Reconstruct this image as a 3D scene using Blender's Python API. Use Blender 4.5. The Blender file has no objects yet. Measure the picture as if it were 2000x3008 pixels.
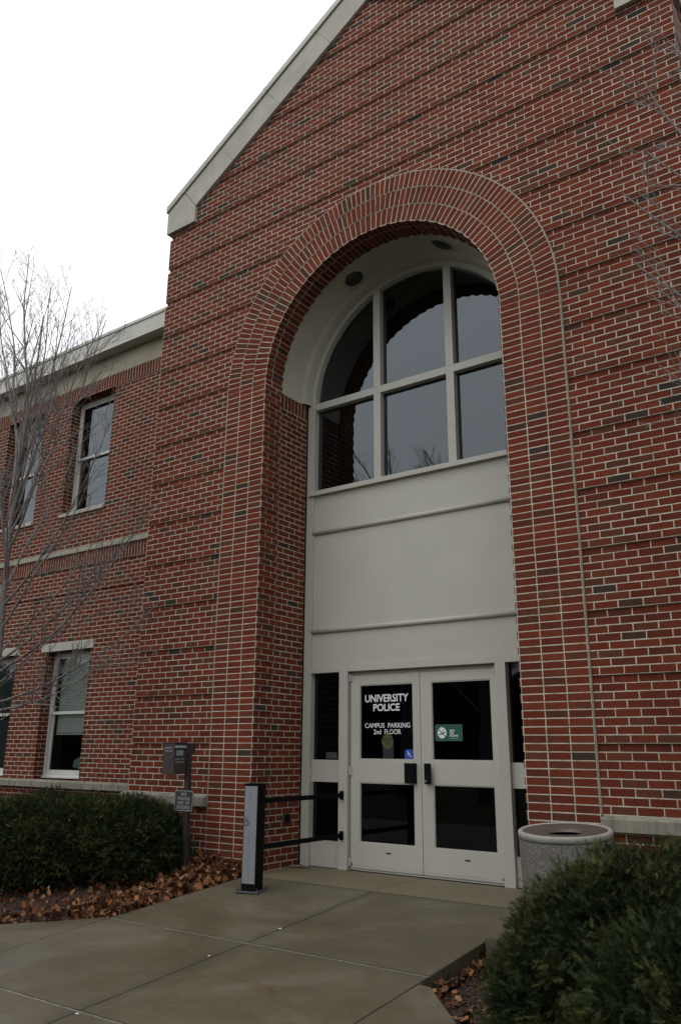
import bpy, math, random
import numpy as np
from mathutils import Vector, Matrix, noise
random.seed(7)
R_ = math.radians
scene = bpy.context.scene
col = scene.collection

# ------------------------------------------------------------------ camera
cam_d = bpy.data.cameras.new("camera")
cam = bpy.data.objects.new("camera", cam_d); col.objects.link(cam)
cam_d.sensor_fit = 'VERTICAL'; cam_d.sensor_height = 24.0; cam_d.sensor_width = 16.0
cam_d.lens = 18.86; cam_d.clip_start = 0.05; cam_d.clip_end = 500
M3 = Matrix(((0.81470832, 0.15938224, 0.55753714),
             (0.57983070, -0.23524654, -0.78003552),
             (0.00683488, 0.95877858, -0.28407203)))
cam.matrix_world = Matrix.Translation((4.4071, -6.7403, 0.4729)) @ M3.to_4x4()
scene.camera = cam

# ------------------------------------------------------------------ world, sun, exposure
SUN_EL, SUN_AZ = R_(62), R_(200)
w = bpy.data.worlds.new("World"); scene.world = w; w.use_nodes = True
nt = w.node_tree; nt.nodes.clear()
sky = nt.nodes.new("ShaderNodeTexSky"); sky.sky_type = 'NISHITA'; sky.sun_disc = False
sky.sun_elevation = SUN_EL; sky.sun_rotation = SUN_AZ
sky.air_density = 1.0; sky.dust_density = 6.0; sky.ozone_density = 1.0
hs = nt.nodes.new("ShaderNodeHueSaturation"); hs.inputs['Saturation'].default_value = 0.12
# a closed cloud deck: the clear sky is only a small part of what comes down
mx = nt.nodes.new("ShaderNodeMix"); mx.data_type = 'RGBA'; mx.inputs[0].default_value = 0.80
mx.inputs[7].default_value = (9.9, 10.1, 10.4, 1)
bg = nt.nodes.new("ShaderNodeBackground"); bg.inputs[1].default_value = 0.15
wo = nt.nodes.new("ShaderNodeOutputWorld")
nt.links.new(sky.outputs[0], hs.inputs['Color']); nt.links.new(hs.outputs[0], mx.inputs[6])
nt.links.new(mx.outputs[2], bg.inputs[0]); nt.links.new(bg.outputs[0], wo.inputs[0])
sd = bpy.data.lights.new("sun", 'SUN'); sd.energy = 0.5; sd.angle = R_(40); sd.color = (1, .97, .93)
sun = bpy.data.objects.new("sun", sd); col.objects.link(sun)
sun.rotation_euler = (R_(90) - SUN_EL, 0, math.pi - SUN_AZ); sun.location = (0, -5, 20)
scene.view_settings.view_transform = 'Standard'; scene.view_settings.look = 'None'
scene.view_settings.gamma = 1.0; scene.view_settings.exposure = -0.15
scene.cycles.max_bounces = 8; scene.cycles.transparent_max_bounces = 12
scene.cycles.use_denoising = True

# ------------------------------------------------------------------ materials
class NT:
    def __init__(s, name):
        s.m = bpy.data.materials.new(name); s.m.use_nodes = True
        s.t = s.m.node_tree; s.t.nodes.clear()
        s.out = s.t.nodes.new("ShaderNodeOutputMaterial")
        s.b = s.t.nodes.new("ShaderNodeBsdfPrincipled")
        s.t.links.new(s.b.outputs[0], s.out.inputs[0])
    def n(s, typ, **kw):
        x = s.t.nodes.new(typ)
        for k, v in kw.items(): setattr(x, k, v)
        return x
    def l(s, a, b): s.t.links.new(a, b)
    def math(s, op, a, b=None, c=None, clamp=False):
        x = s.n("ShaderNodeMath", operation=op); x.use_clamp = clamp
        for i, v in enumerate((a, b, c)):
            if v is None: continue
            if isinstance(v, (int, float)): x.inputs[i].default_value = v
            else: s.l(v, x.inputs[i])
        return x.outputs[0]
    def mix(s, f, a, b, blend='MIX'):
        x = s.n("ShaderNodeMix", data_type='RGBA', blend_type=blend)
        for i, v in ((0, f), (6, a), (7, b)):
            if isinstance(v, (int, float)): x.inputs[i].default_value = v
            elif isinstance(v, tuple): x.inputs[i].default_value = (*v[:3], 1)
            else: s.l(v, x.inputs[i])
        return x.outputs[2]
    def noise(s, scale, detail=4, rough=.55, vec=None, dist=0):
        x = s.n("ShaderNodeTexNoise"); x.inputs['Scale'].default_value = scale
        x.inputs['Detail'].default_value = detail; x.inputs['Roughness'].default_value = rough
        x.inputs['Distortion'].default_value = dist
        if vec is None:
            if not hasattr(s, 'tc'): s.tc = s.n("ShaderNodeTexCoord")
            vec = s.tc.outputs['Object']
        s.l(vec, x.inputs['Vector']); return x.outputs[0]
    def ramp(s, f, stops, const=False):
        x = s.n("ShaderNodeValToRGB"); e = x.color_ramp.elements
        if const: x.color_ramp.interpolation = 'CONSTANT'
        while len(e) > 1: e.remove(e[0])
        e[0].position = stops[0][0]; c = stops[0][1]; e[0].color = (*c, 1) if len(c) == 3 else c
        for p, c in stops[1:]:
            k = e.new(p); k.color = (*c, 1)
        s.l(f, x.inputs[0]); return x.outputs[0]
    def bump(s, h, strength=.3, dist=.01, nrm=None):
        x = s.n("ShaderNodeBump"); x.inputs['Strength'].default_value = strength
        x.inputs['Distance'].default_value = dist; s.l(h, x.inputs['Height'])
        if nrm is not None: s.l(nrm, x.inputs['Normal'])
        s.l(x.outputs[0], s.b.inputs['Normal']); return x.outputs[0]
    def set(s, color=None, rough=None, metal=None, spec=None):
        for k, v in (('Base Color', color), ('Roughness', rough), ('Metallic', metal), ('Specular IOR Level', spec)):
            if v is None: continue
            if isinstance(v, tuple): s.b.inputs[k].default_value = (*v[:3], 1)
            elif isinstance(v, (int, float)): s.b.inputs[k].default_value = v
            else: s.l(v, s.b.inputs[k])
        return s.m

BW, BH, MJ = 0.2032, 0.0677333, 0.0098

def brick_mat(name, off, seed, dark=1.0):
    s = NT(name)
    uv = s.n("ShaderNodeUVMap"); uv.uv_map = 'UVMap'
    sp = s.n("ShaderNodeSeparateXYZ"); s.l(uv.outputs[0], sp.inputs[0])
    wob = s.math('MULTIPLY', s.math('SUBTRACT', s.noise(38, 3, .6), .5), .0045)
    wob2 = s.math('MULTIPLY', s.math('SUBTRACT', s.noise(9, 1, .5), .5), .005)
    u = s.math('ADD', sp.outputs[0], wob2); v = s.math('ADD', sp.outputs[1], wob)
    vr = s.math('DIVIDE', v, BH); row = s.math('FLOOR', vr)
    rm = s.math('FLOORED_MODULO', row, 2.0)
    ur = s.math('ADD', s.math('DIVIDE', u, BW), s.math('MULTIPLY', rm, off))
    colm = s.math('FLOOR', ur)
    fu = s.math('MULTIPLY', s.math('SUBTRACT', ur, colm), BW)
    fv = s.math('MULTIPLY', s.math('SUBTRACT', vr, row), BH)
    d = s.math('MINIMUM', s.math('MINIMUM', fu, s.math('SUBTRACT', BW, fu)), s.math('MINIMUM', fv, s.math('SUBTRACT', BH, fv)))
    cmb = s.n("ShaderNodeCombineXYZ"); s.l(colm, cmb.inputs[0]); s.l(row, cmb.inputs[1]); cmb.inputs[2].default_value = seed
    wn = s.n("ShaderNodeTexWhiteNoise", noise_dimensions='3D'); s.l(cmb.outputs[0], wn.inputs['Vector'])
    r1 = wn.outputs['Value']
    sc = s.n("ShaderNodeSeparateColor"); s.l(wn.outputs['Color'], sc.inputs[0])
    # each brick is laid a little out of true
    dj = s.math('ADD', d, s.math('MULTIPLY', s.math('SUBTRACT', sc.outputs[1], .5), .0018))
    mask = s.math('MULTIPLY', s.math('SUBTRACT', dj, MJ / 2 - .0006), 1 / .0016, clamp=True)
    c = s.ramp(r1, [(0, (.126, .028, .0155)), (.14, (.142, .031, .0165)), (.28, (.116, .026, .0145)), (.40, (.156, .036, .0185)), (.50, (.132, .029, .0155)),
                    (.60, (.108, .025, .0150)), (.70, (.122, .036, .0200)), (.78, (.098, .026, .0160)), (.85, (.104, .037, .022)), (.92, (.084, .032, .020)),
                    (.958, (.060, .032, .023)), (.980, (.044, .033, .027)), (.993, (.030, .027, .024))], const=True)
    blotch = s.noise(26, 5, .65); big = s.noise(.55, 3, .5)
    c = s.mix(s.math('MULTIPLY', s.math('SUBTRACT', blotch, .30), 1.7, clamp=True), c, s.mix(1.0, c, (.62, .76, .84), 'MULTIPLY'))
    c = s.mix(s.math('MULTIPLY', s.math('SUBTRACT', s.noise(7.5, 3, .6), .52), 3.0, clamp=True), c, s.mix(1.0, c, (1.16, 1.28, 1.2), 'MULTIPLY'))
    c = s.mix(s.math('MULTIPLY', s.math('SUBTRACT', big, .35), .45, clamp=True), c, s.mix(1.0, c, (.66, .62, .60), 'MULTIPLY'))
    grit = s.noise(420, 2, .7)
    c = s.mix(s.math('MULTIPLY', s.math('SUBTRACT', grit, .56), 2.0, clamp=True), c, s.mix(1.0, c, (1.7, 1.9, 2.0), 'MULTIPLY'))
    c = s.mix(1.0, c, (dark * 1.10, dark * .99, dark * .90), 'MULTIPLY')
    # faint run-off streaks down the wall
    mp = s.n("ShaderNodeMapping"); mp.inputs['Scale'].default_value = (3.2, 3.2, .28); s.l(s.tc.outputs['Object'], mp.inputs[0])
    stk = s.noise(1.0, 5, .62, vec=mp.outputs[0])
    c = s.mix(s.math('MULTIPLY', s.math('SUBTRACT', stk, .48), 2.4, clamp=True), c, s.mix(1.0, c, (.70, .72, .74), 'MULTIPLY'))
    mn = s.noise(14, 4, .6)
    mort = s.ramp(mn, [(.25, (.30, .25, .19)), (.5, (.46, .40, .32)), (.75, (.58, .52, .44))])
    mort = s.mix(s.math('MULTIPLY', s.math('SUBTRACT', big, .42), 2.2, clamp=True), mort, s.mix(1.0, mort, (.70, .68, .64), 'MULTIPLY'))
    s.set(s.mix(mask, mort, c), s.math('ADD', .78, s.math('MULTIPLY', blotch, .2)), spec=.14)
    hgt = s.math('ADD', s.math('MULTIPLY', mask, 1.0), s.math('ADD', s.math('MULTIPLY', blotch, .22), s.math('MULTIPLY', grit, .10)))
    s.bump(hgt, .8, .005)
    return s.m

def simple(name, c, rough=.6, var=.15, scale=6, bump=.15, bscale=80, bdist=.002, metal=0, spec=.5, stain=None):
    s = NT(name); n1 = s.noise(scale, 5, .6)
    lo = tuple(x * (1 - var) for x in c); hi = tuple(x * (1 + var) for x in c)
    cc = s.ramp(n1, [(.3, lo), (.7, hi)])
    if stain:
        n2 = s.noise(stain[1], 4, .65, dist=.6)
        cc = s.mix(s.math('MULTIPLY', s.math('SUBTRACT', n2, stain[3]), stain[2], clamp=True), cc, stain[0])
    s.set(cc, rough, metal, spec)
    s.bump(s.noise(bscale, 4, .6), bump, bdist)
    return s.m

BR_RUN = brick_mat("brick_running_bond", .5, 3.0)
BR_STK = brick_mat("brick_stack_bond", 0.0, 11.0)
BR_WING = brick_mat("brick_wing", .5, 23.0)
M = {}
M['brick_rough'] = simple("brick_underside", (.07, .022, .016), .85, .3, 9)
M['mortar'] = simple("mortar_sealant", (.20, .19, .14), .8, .2, 12)
def stone_mat(name, c, weather):
    s = NT(name); n1 = s.noise(3.0, 6, .62, dist=.3); n2 = s.noise(160, 3, .7)
    cc = s.ramp(n1, [(.25, tuple(x * .8 for x in c)), (.75, tuple(x * 1.1 for x in c))])
    cc = s.mix(s.math('MULTIPLY', s.math('SUBTRACT', n2, .55), 1.5, clamp=True), cc, tuple(x * .72 for x in c))
    # run-off streaks: noise stretched down the stone
    mp = s.n("ShaderNodeMapping"); mp.inputs['Scale'].default_value = (14, 14, 1.3)
    s.l(s.tc.outputs['Object'], mp.inputs[0])
    st = s.noise(1.0, 4, .6, vec=mp.outputs[0])
    cc = s.mix(s.math('MULTIPLY', s.math('SUBTRACT', st, .47), weather * 4, clamp=True), cc, (c[0] * .33, c[1] * .32, c[2] * .30))
    s.set(cc, .82, spec=.3); s.bump(s.math('ADD', n2, n1), .35, .002); return s.m
M['stone'] = stone_mat("limestone_coping", (.40, .38, .33), .10)
M['stone_sill'] = stone_mat("limestone_weathered", (.225, .21, .165), .9)
M['stone_band'] = stone_mat("limestone_band", (.35, .335, .27), .35)
M['frieze'] = stone_mat("limestone_frieze", (.36, .335, .255), .06)
M['paint'] = simple("warm_grey_paint", (.405, .395, .345), .5, .05, 1.6, .12, 240, .0008, stain=((.34, .33, .29), 1.1, .8, .52))
M['paint_dark'] = simple("warm_grey_paint_worn", (.38, .37, .33), .45, .1, 5, .1, 240, .0008)
M['fascia'] = simple("fascia_metal", (.44, .43, .38), .5, .05, 1.2, .05, 120, .0008)
M['cap'] = simple("coping_cap_metal", (.30, .30, .255), .42, .08, 2, .05, 90, .001, metal=.2)
M['plaster'] = simple("soffit_plaster", (.385, .37, .30), .9, .07, 3.0, .3, 140, .0015, stain=((.33, .32, .26), 1.6, .9, .5))
M['white_frame'] = simple("window_frame_white", (.50, .50, .46), .4, .06, 4, .05, 200, .0006)
M['black'] = simple("black_powder_coat", (.0035, .0035, .004), .75, .2, 20, .15, 500, .0006, spec=.10)
M['alu'] = simple("brushed_aluminium", (.215, .225, .24), .5, .05, 3, .1, 300, .0004, metal=.2)
M['brown'] = simple("dark_brown_metal", (.030, .022, .020), .5, .25, 14, .15, 200, .0008)
M['brown_lit'] = simple("dark_brown_lit", (.032, .024, .022), .6, .2, 14, .15, 200, .0008)  # slightly lighter copy of the brown, lit tone put into the colour
M['galv'] = simple("galvanised_plate", (.06, .065, .07), .5, .25, 30, .2, 200, .001, metal=.4)
M['white_ink'] = simple("white_vinyl", (.72, .73, .73), .5, .05, 20, .02)
M['sign_ink'] = simple("sign_white_paint", (.34, .36, .37), .5, .15, 30, .02)
M['blue_ink'] = simple("blue_vinyl", (.012, .055, .36), .4, .05, 20, .02)
M['blue_sym'] = simple("blue_symbol_ink", (.02, .05, .22), .5, .05, 20, .02)
M['green_ink'] = simple("green_vinyl", (.008, .085, .048), .4, .08, 20, .02)
M['yellow_ink'] = simple("faded_yellow_sticker", (.070, .067, .010), .5, .12, 20, .02)
M['blueg_ink'] = simple("faded_blue_sticker", (.006, .014, .022), .5, .1, 20, .02)
M['pale_label'] = simple("pale_label", (.20, .24, .245), .45, .2, 40, .03)
M['chrome'] = simple("chrome_hardware", (.5, .5, .5), .3, .05, 20, .02, metal=1)
M['roof'] = simple("roof_shingle", (.10, .095, .09), .9, .3, 8, .4, 60, .01)
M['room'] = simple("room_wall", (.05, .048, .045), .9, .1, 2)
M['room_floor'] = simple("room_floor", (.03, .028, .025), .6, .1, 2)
M['lamp_dark'] = simple("recessed_lamp_lens", (.030, .030, .027), .35, .15, 20, .05)
M['blind'] = simple("blind_slat", (.72, .735, .70), .55, .06, 8, .03)
M['box_paper'] = simple("grey_files", (.20, .24, .25), .8, .35, 18, .2)
M['litter_white'] = simple("white_litter", (.62, .63, .64), .6, .05, 30)
M['litter_pink'] = simple("pink_flyer", (.30, .19, .16), .7, .3, 40)
M['soil'] = simple("dark_soil", (.030, .021, .016), .95, .5, 30, .6, 60, .01)
M['grass_far'] = simple("winter_lawn", (.045, .050, .022), .95, .3, 2, .5, 30, .02)
def conc():
    s = NT("wet_concrete"); n1 = s.noise(.9, 6, .6, dist=.8); n2 = s.noise(2.6, 6, .66, dist=.9); n3 = s.noise(210, 3, .65); n4 = s.noise(24, 5, .75)
    c = s.ramp(n1, [(.30, (.064, .054, .033)), (.50, (.088, .076, .048)), (.68, (.114, .101, .070))])
    c = s.mix(s.math('MULTIPLY', s.math('SUBTRACT', n2, .53), 3.6, clamp=True), c, (.074, .045, .025))     # rusty leaf stains
    n5 = s.noise(.7, 4, .55)
    c = s.mix(s.math('MULTIPLY', s.math('SUBTRACT', n5, .50), 3.0, clamp=True), c, (.074, .074, .062))
    xyz = s.n("ShaderNodeSeparateXYZ"); s.l(s.tc.outputs['Object'], xyz.inputs[0])
    X, Y = xyz.outputs[0], xyz.outputs[1]
    # grime that collects along the joints
    dx = s.math('ABSOLUTE', s.math('SUBTRACT', X, .06)); gr = s.math('MULTIPLY', s.math('SUBTRACT', .10, dx), 9, clamp=True)
    dy = s.math('MINIMUM', s.math('ABSOLUTE', s.math('ADD', Y, .135)), s.math('ABSOLUTE', s.math('ADD', Y, 1.83)))
    gy = s.math('MULTIPLY', s.math('SUBTRACT', .07, dy), 12, clamp=True)
    g = s.math('MULTIPLY', s.math('MAXIMUM', gr, s.math('MULTIPLY', gy, .8)), s.math('MULTIPLY', n2, 1.5), clamp=True)
    c = s.mix(s.math('MULTIPLY', g, .65), c, (.044, .042, .034))
    # the sheltered slab at the doors is dry and yellower
    dry = s.math('MULTIPLY', s.math('ADD', Y, .12), 60, clamp=True)
    c = s.mix(dry, c, s.mix(n2, (.150, .125, .075), (.105, .092, .062)))
    c = s.mix(s.math('MULTIPLY', s.math('SUBTRACT', n3, .56), 3.0, clamp=True), c, s.mix(1.0, c, (1.8, 1.8, 1.75), 'MULTIPLY'))
    c = s.mix(s.math('MULTIPLY', s.math('SUBTRACT', n4, .52), 3.0, clamp=True), c, s.mix(1.0, c, (1.35, 1.33, 1.28), 'MULTIPLY'))
    c = s.mix(s.math('MULTIPLY', s.math('SUBTRACT', .46, n4), 4.0, clamp=True), c, s.mix(1.0, c, (.72, .72, .70), 'MULTIPLY'))
    s.set(c, s.ramp(n1, [(.35, (.48,) * 3), (.65, (.68,) * 3)]), spec=.30)
    s.bump(s.math('ADD', n3, s.math('MULTIPLY', n4, .6)), .45, .0018); return s.m
M['concrete'] = conc()
M['joint_dark'] = simple("joint_dark", (.026, .026, .022), .9, .4, 30, .3)
M['joint_sand'] = simple("joint_sand", (.165, .165, .15), .9, .45, 16, .4, 90, .004)
def aggregate():
    s = NT("exposed_aggregate")
    if not hasattr(s, 'tc'): s.tc = s.n("ShaderNodeTexCoord")
    v = s.n("ShaderNodeTexVoronoi"); v.inputs['Scale'].default_value = 130; s.l(s.tc.outputs['Object'], v.inputs['Vector'])
    sc = s.n("ShaderNodeSeparateColor"); s.l(v.outputs['Color'], sc.inputs[0])
    c = s.ramp(sc.outputs[0], [(0, (.09, .085, .072)), (.2, (.17, .155, .125)), (.45, (.125, .12, .105)), (.65, (.20, .185, .155)), (.90, (.26, .245, .21)), (.95, (.16, .11, .075))], const=True)
    e = s.math('MULTIPLY', s.math('SUBTRACT', .62, v.outputs['Distance']), 2.2, clamp=True)
    c = s.mix(e, (.06, .055, .05), c)
    s.set(c, .7, spec=.4); s.bump(s.math('SUBTRACT', 1.0, v.outputs['Distance']), .8, .004); return s.m
M['aggregate'] = aggregate()
M['rim'] = simple("cast_concrete_rim", (.25, .245, .21), .8, .15, 14, .4, 70, .003, stain=((.17, .16, .13), 8, 2, .55))
M['lid'] = simple("brown_lid", (.070, .055, .047), .42, .25, 12, .2, 120, .001)
M['bark'] = simple("grey_bark", (.13, .12, .112), .85, .35, 30, .5, 70, .004)
M['twig'] = simple("twig_bark", (.17, .152, .142), .8, .35, 12, .2, 80, .002)

def glass_mat(name, tint, refl, ior):
    s = NT(name); s.t.nodes.remove(s.b)
    tr = s.n("ShaderNodeBsdfTransparent"); tr.inputs[0].default_value = (*tint, 1)
    gl = s.n("ShaderNodeBsdfGlossy"); gl.inputs['Roughness'].default_value = .012
    gl.inputs[0].default_value = (*refl, 1)
    fr = s.n("ShaderNodeFresnel"); fr.inputs[0].default_value = ior
    mxs = s.n("ShaderNodeMixShader"); s.l(fr.outputs[0], mxs.inputs[0]); s.l(tr.outputs[0], mxs.inputs[1]); s.l(gl.outputs[0], mxs.inputs[2])
    s.l(mxs.outputs[0], s.out.inputs[0]); return s.m
M['glass'] = glass_mat("coated_glass", (.30, .33, .34), (.84, .93, 1.0), 1.95)
M['glass_door'] = glass_mat("door_glass", (.30, .33, .34), (.84, .93, 1.0), 1.42)
M['glass_clear'] = glass_mat("window_glass", (.84, .89, .87), (.85, .95, 1.0), 1.5)

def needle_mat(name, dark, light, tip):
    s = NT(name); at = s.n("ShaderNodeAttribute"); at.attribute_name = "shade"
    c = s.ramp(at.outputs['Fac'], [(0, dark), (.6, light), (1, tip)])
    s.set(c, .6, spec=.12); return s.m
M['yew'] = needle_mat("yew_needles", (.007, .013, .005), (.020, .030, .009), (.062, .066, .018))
M['yew_core'] = simple("yew_dark_core", (.004, .005, .003), 1.0, .4, 20, spec=.0)  # near-black: the shade inside the shrub is put into the colour
def leaf_mat():
    s = NT("dry_leaves"); at = s.n("ShaderNodeAttribute"); at.attribute_name = "shade"
    c = s.ramp(at.outputs['Fac'], [(0, (.028, .012, .007)), (.3, (.085, .032, .014)), (.55, (.175, .070, .026)), (.8, (.29, .135, .058)), (1, (.40, .25, .14))])
    n = s.noise(60, 3, .6); c = s.mix(s.math('MULTIPLY', n, .5), c, s.mix(1.0, c, (.45, .42, .4), 'MULTIPLY'))
    s.set(c, .7, spec=.2); return s.m
M['leaf'] = leaf_mat()
def chip_mat():
    s = NT("bark_mulch"); at = s.n("ShaderNodeAttribute"); at.attribute_name = "shade"
    c = s.ramp(at.outputs['Fac'], [(0, (.022, .013, .009)), (.45, (.075, .040, .025)), (.8, (.155, .095, .065)), (.93, (.26, .18, .135)), (1, (.46, .40, .36))])
    s.set(c, .8, spec=.3); return s.m
M['chip'] = chip_mat()

# ------------------------------------------------------------------ mesh helpers
class MB:
    def __init__(s, u0=0.0, v0=0.0): s.v = []; s.f = []; s.uv = []; s.mi = []; s.u0 = u0; s.v0 = v0
    def auto(s, pts):
        a, b, c = (Vector(p) for p in pts[:3]); n = (b - a).cross(c - b)
        ax = max(range(3), key=lambda i: abs(n[i]))
        if ax == 1: return [(p[0] - s.u0, p[2] - s.v0) for p in pts]
        if ax == 0: return [(p[1] - s.u0, p[2] - s.v0) for p in pts]
        return [(p[0] - s.u0, p[1] - s.v0) for p in pts]
    def face(s, pts, uv=None, mi=0):
        i = len(s.v); s.v += [tuple(p) for p in pts]; s.f.append(tuple(range(i, i + len(pts))))
        s.uv.append(uv if uv is not None else s.auto(pts)); s.mi.append(mi)
    def box(s, x0, x1, y0, y1, z0, z1, mi=0, skip='', swap=False):
        P = lambda x, y, z: (x, y, z)
        fs = {'f': [P(x0, y0, z0), P(x1, y0, z0), P(x1, y0, z1), P(x0, y0, z1)],
              'b': [P(x1, y1, z0), P(x0, y1, z0), P(x0, y1, z1), P(x1, y1, z1)],
              'l': [P(x0, y1, z0), P(x0, y0, z0), P(x0, y0, z1), P(x0, y1, z1)],
              'r': [P(x1, y0, z0), P(x1, y1, z0), P(x1, y1, z1), P(x1, y0, z1)],
              't': [P(x0, y0, z1), P(x1, y0, z1), P(x1, y1, z1), P(x0, y1, z1)],
              'd': [P(x0, y1, z0), P(x1, y1, z0), P(x1, y0, z0), P(x0, y0, z0)]}
        for k, q in fs.items():
            if k in skip: continue
            uv = None
            if swap:
                uv = [(b, a) for a, b in s.auto(q)]
            s.face(q, uv, mi)
    def prism(s, poly, y0, y1, mi=0):           # polygon in xz (counter-clockwise from the front), extruded in y
        n = len(poly)
        s.face([(x, y0, z) for x, z in poly], None, mi)
        s.face([(x, y1, z) for x, z in reversed(poly)], None, mi)
        for i in range(n):
            (xa, za), (xb, zb) = poly[i], poly[(i + 1) % n]
            s.face([(xa, y0, za), (xa, y1, za), (xb, y1, zb), (xb, y0, zb)], None, mi)
    def prism_x(s, poly, x0, x1, mi=0):         # polygon in yz, extruded in x
        n = len(poly)
        s.face([(x0, y, z) for y, z in reversed(poly)], None, mi); s.face([(x1, y, z) for y, z in poly], None, mi)
        for i in range(n):
            (ya, za), (yb, zb) = poly[i], poly[(i + 1) % n]
            s.face([(x0, ya, za), (x0, yb, zb), (x1, yb, zb), (x1, ya, za)], None, mi)
    def tube(s, pts, rad, n=8, cap=True, mi=0):
        pts = [Vector(p) for p in pts]
        if isinstance(rad, (int, float)): rad = [rad] * len(pts)
        rings = []; prev = None
        for i, p in enumerate(pts):
            t = (pts[min(i + 1, len(pts) - 1)] - pts[max(i - 1, 0)]).normalized()
            if prev is None:
                a = Vector((0, 0, 1)) if abs(t.z) < .9 else Vector((1, 0, 0)); x = t.cross(a).normalized()
            else: x = (prev - t * prev.dot(t)).normalized()
            prev = x; y = t.cross(x); base = len(s.v)
            for k in range(n):
                a = 2 * math.pi * k / n; s.v.append(tuple(p + (x * math.cos(a) + y * math.sin(a)) * rad[i]))
            rings.append(base)
        for a, b in zip(rings, rings[1:]):
            for k in range(n):
                s.f.append((a + k, a + (k + 1) % n, b + (k + 1) % n, b + k)); s.uv.append([(0, 0)] * 4); s.mi.append(mi)
        if cap:
            s.f.append(tuple(rings[0] + k for k in reversed(range(n)))); s.uv.append([(0, 0)] * n); s.mi.append(mi)
            s.f.append(tuple(rings[-1] + k for k in range(n))); s.uv.append([(0, 0)] * n); s.mi.append(mi)
    def lathe(s, prof, cx, cy, n=64, mi=0, wob=0):
        base = len(s.v)
        for r, z in prof:
            for k in range(n):
                a = 2 * math.pi * k / n; s.v.append((cx + r * math.cos(a), cy + r * math.sin(a), z))
        for j in range(len(prof) - 1):
            for k in range(n):
                a = base + j * n + k; b = base + j * n + (k + 1) % n
                s.f.append((a, b, b + n, a + n)); s.uv.append([(0, 0)] * 4); s.mi.append(mi)
    def build(s, name, mats, parent=None, smooth=False, bevel=0, seg=1, loc=None):
        me = bpy.data.meshes.new(name); me.from_pydata(s.v, [], s.f)
        uvl = me.uv_layers.new(name='UVMap')
        flat = [c for f in s.uv for p in f for c in p]
        if len(flat) == 2 * len(me.loops): uvl.data.foreach_set('uv', flat)
        mats = mats if isinstance(mats, (list, tuple)) else [mats]
        for m in mats: me.materials.append(m)
        if len(mats) > 1: me.polygons.foreach_set('material_index', s.mi)
        if smooth: me.polygons.foreach_set('use_smooth', [True] * len(me.polygons))
        o = bpy.data.objects.new(name, me); col.objects.link(o)
        if parent is not None: o.parent = parent
        if loc is not None: o.location = loc
        if bevel:
            wl = o.modifiers.new('weld', 'WELD'); wl.merge_threshold = .0002
            b = o.modifiers.new('bevel', 'BEVEL'); b.width = bevel; b.segments = seg; b.limit_method = 'ANGLE'; b.angle_limit = R_(30)
        return o

def empty(name, loc=(0, 0, 0), parent=None, rz=0):
    o = bpy.data.objects.new(name, None); col.objects.link(o); o.location = loc; o.rotation_euler = (0, 0, rz)
    o.empty_display_size = .2
    if parent is not None: o.parent = parent
    return o
def tag(o, label=None, cat=None, group=None, kind=None):
    if label: o['label'] = label
    if cat: o['category'] = cat
    if group: o['group'] = group
    if kind: o['kind'] = kind
    return o
def copy_tree(o, parent=None):
    c = o.copy(); col.objects.link(c); c.parent = parent
    for ch in list(o.children): copy_tree(ch, c)
    return c
def text_mb(txt, size, cx, z, y, xs=1.0, weight=0.0, space=1.0, axis='y', mb=None, mi=0, depth=.0012):
    """adds flat lettering to a MB; lies in the xz plane at y (facing -y), centred on cx with baseline z"""
    cu = bpy.data.curves.new('t', 'FONT'); cu.body = txt; cu.size = size; cu.align_x = 'CENTER'
    cu.offset = weight; cu.space_character = space; cu.resolution_u = 4; cu.extrude = 0
    o = bpy.data.objects.new('t', cu); col.objects.link(o)
    bpy.context.view_layer.update()
    me = bpy.data.meshes.new_from_object(o.evaluated_get(bpy.context.evaluated_depsgraph_get()))
    mb = mb or MB()
    for p in me.polygons:
        pts = [me.vertices[i].co for i in p.vertices]
        if p.normal.z < 0: pts = pts[::-1]
        if axis == 'y': q = [(cx + v.x * xs, y, z + v.y) for v in pts]
        else: q = [(y, cx + v.x * xs, z + v.y) for v in pts]      # faces +x
        mb.face(q, None, mi)
    bpy.data.objects.remove(o); bpy.data.curves.remove(cu); bpy.data.meshes.remove(me)
    return mb
def stroke(mb, pts, w, y, mi=0):
    """a flat line of width w through xz points at depth y"""
    for (xa, za), (xb, zb) in zip(pts, pts[1:]):
        d = Vector((xb - xa, zb - za)); L = d.length
        if L < 1e-6: continue
        d /= L; n = Vector((-d.y, d.x)) * w / 2; e = d * w * .3
        mb.face([(xa - e.x - n.x, y, za - e.y - n.y), (xb + e.x - n.x, y, zb + e.y - n.y), (xb + e.x + n.x, y, zb + e.y + n.y), (xa - e.x + n.x, y, za - e.y + n.y)], None, mi)
def disc(mb, cx, cz, r, y, n=32, mi=0, sx=1):
    mb.face([(cx + r * sx * math.cos(2 * math.pi * k / n), y, cz + r * math.sin(2 * math.pi * k / n)) for k in range(n)], None, mi)
def rrect(cx, cz, w_, h, r, n=5):
    out = []
    for (sx, sz, a0) in ((1, -1, -90), (1, 1, 0), (-1, 1, 90), (-1, -1, 180)):
        for k in range(n + 1):
            a = R_(a0 + 90 * k / n); out.append((cx + sx * (w_ / 2 - r) + r * math.cos(a), cz + sz * (h / 2 - r) + r * math.sin(a)))
    return out
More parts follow.
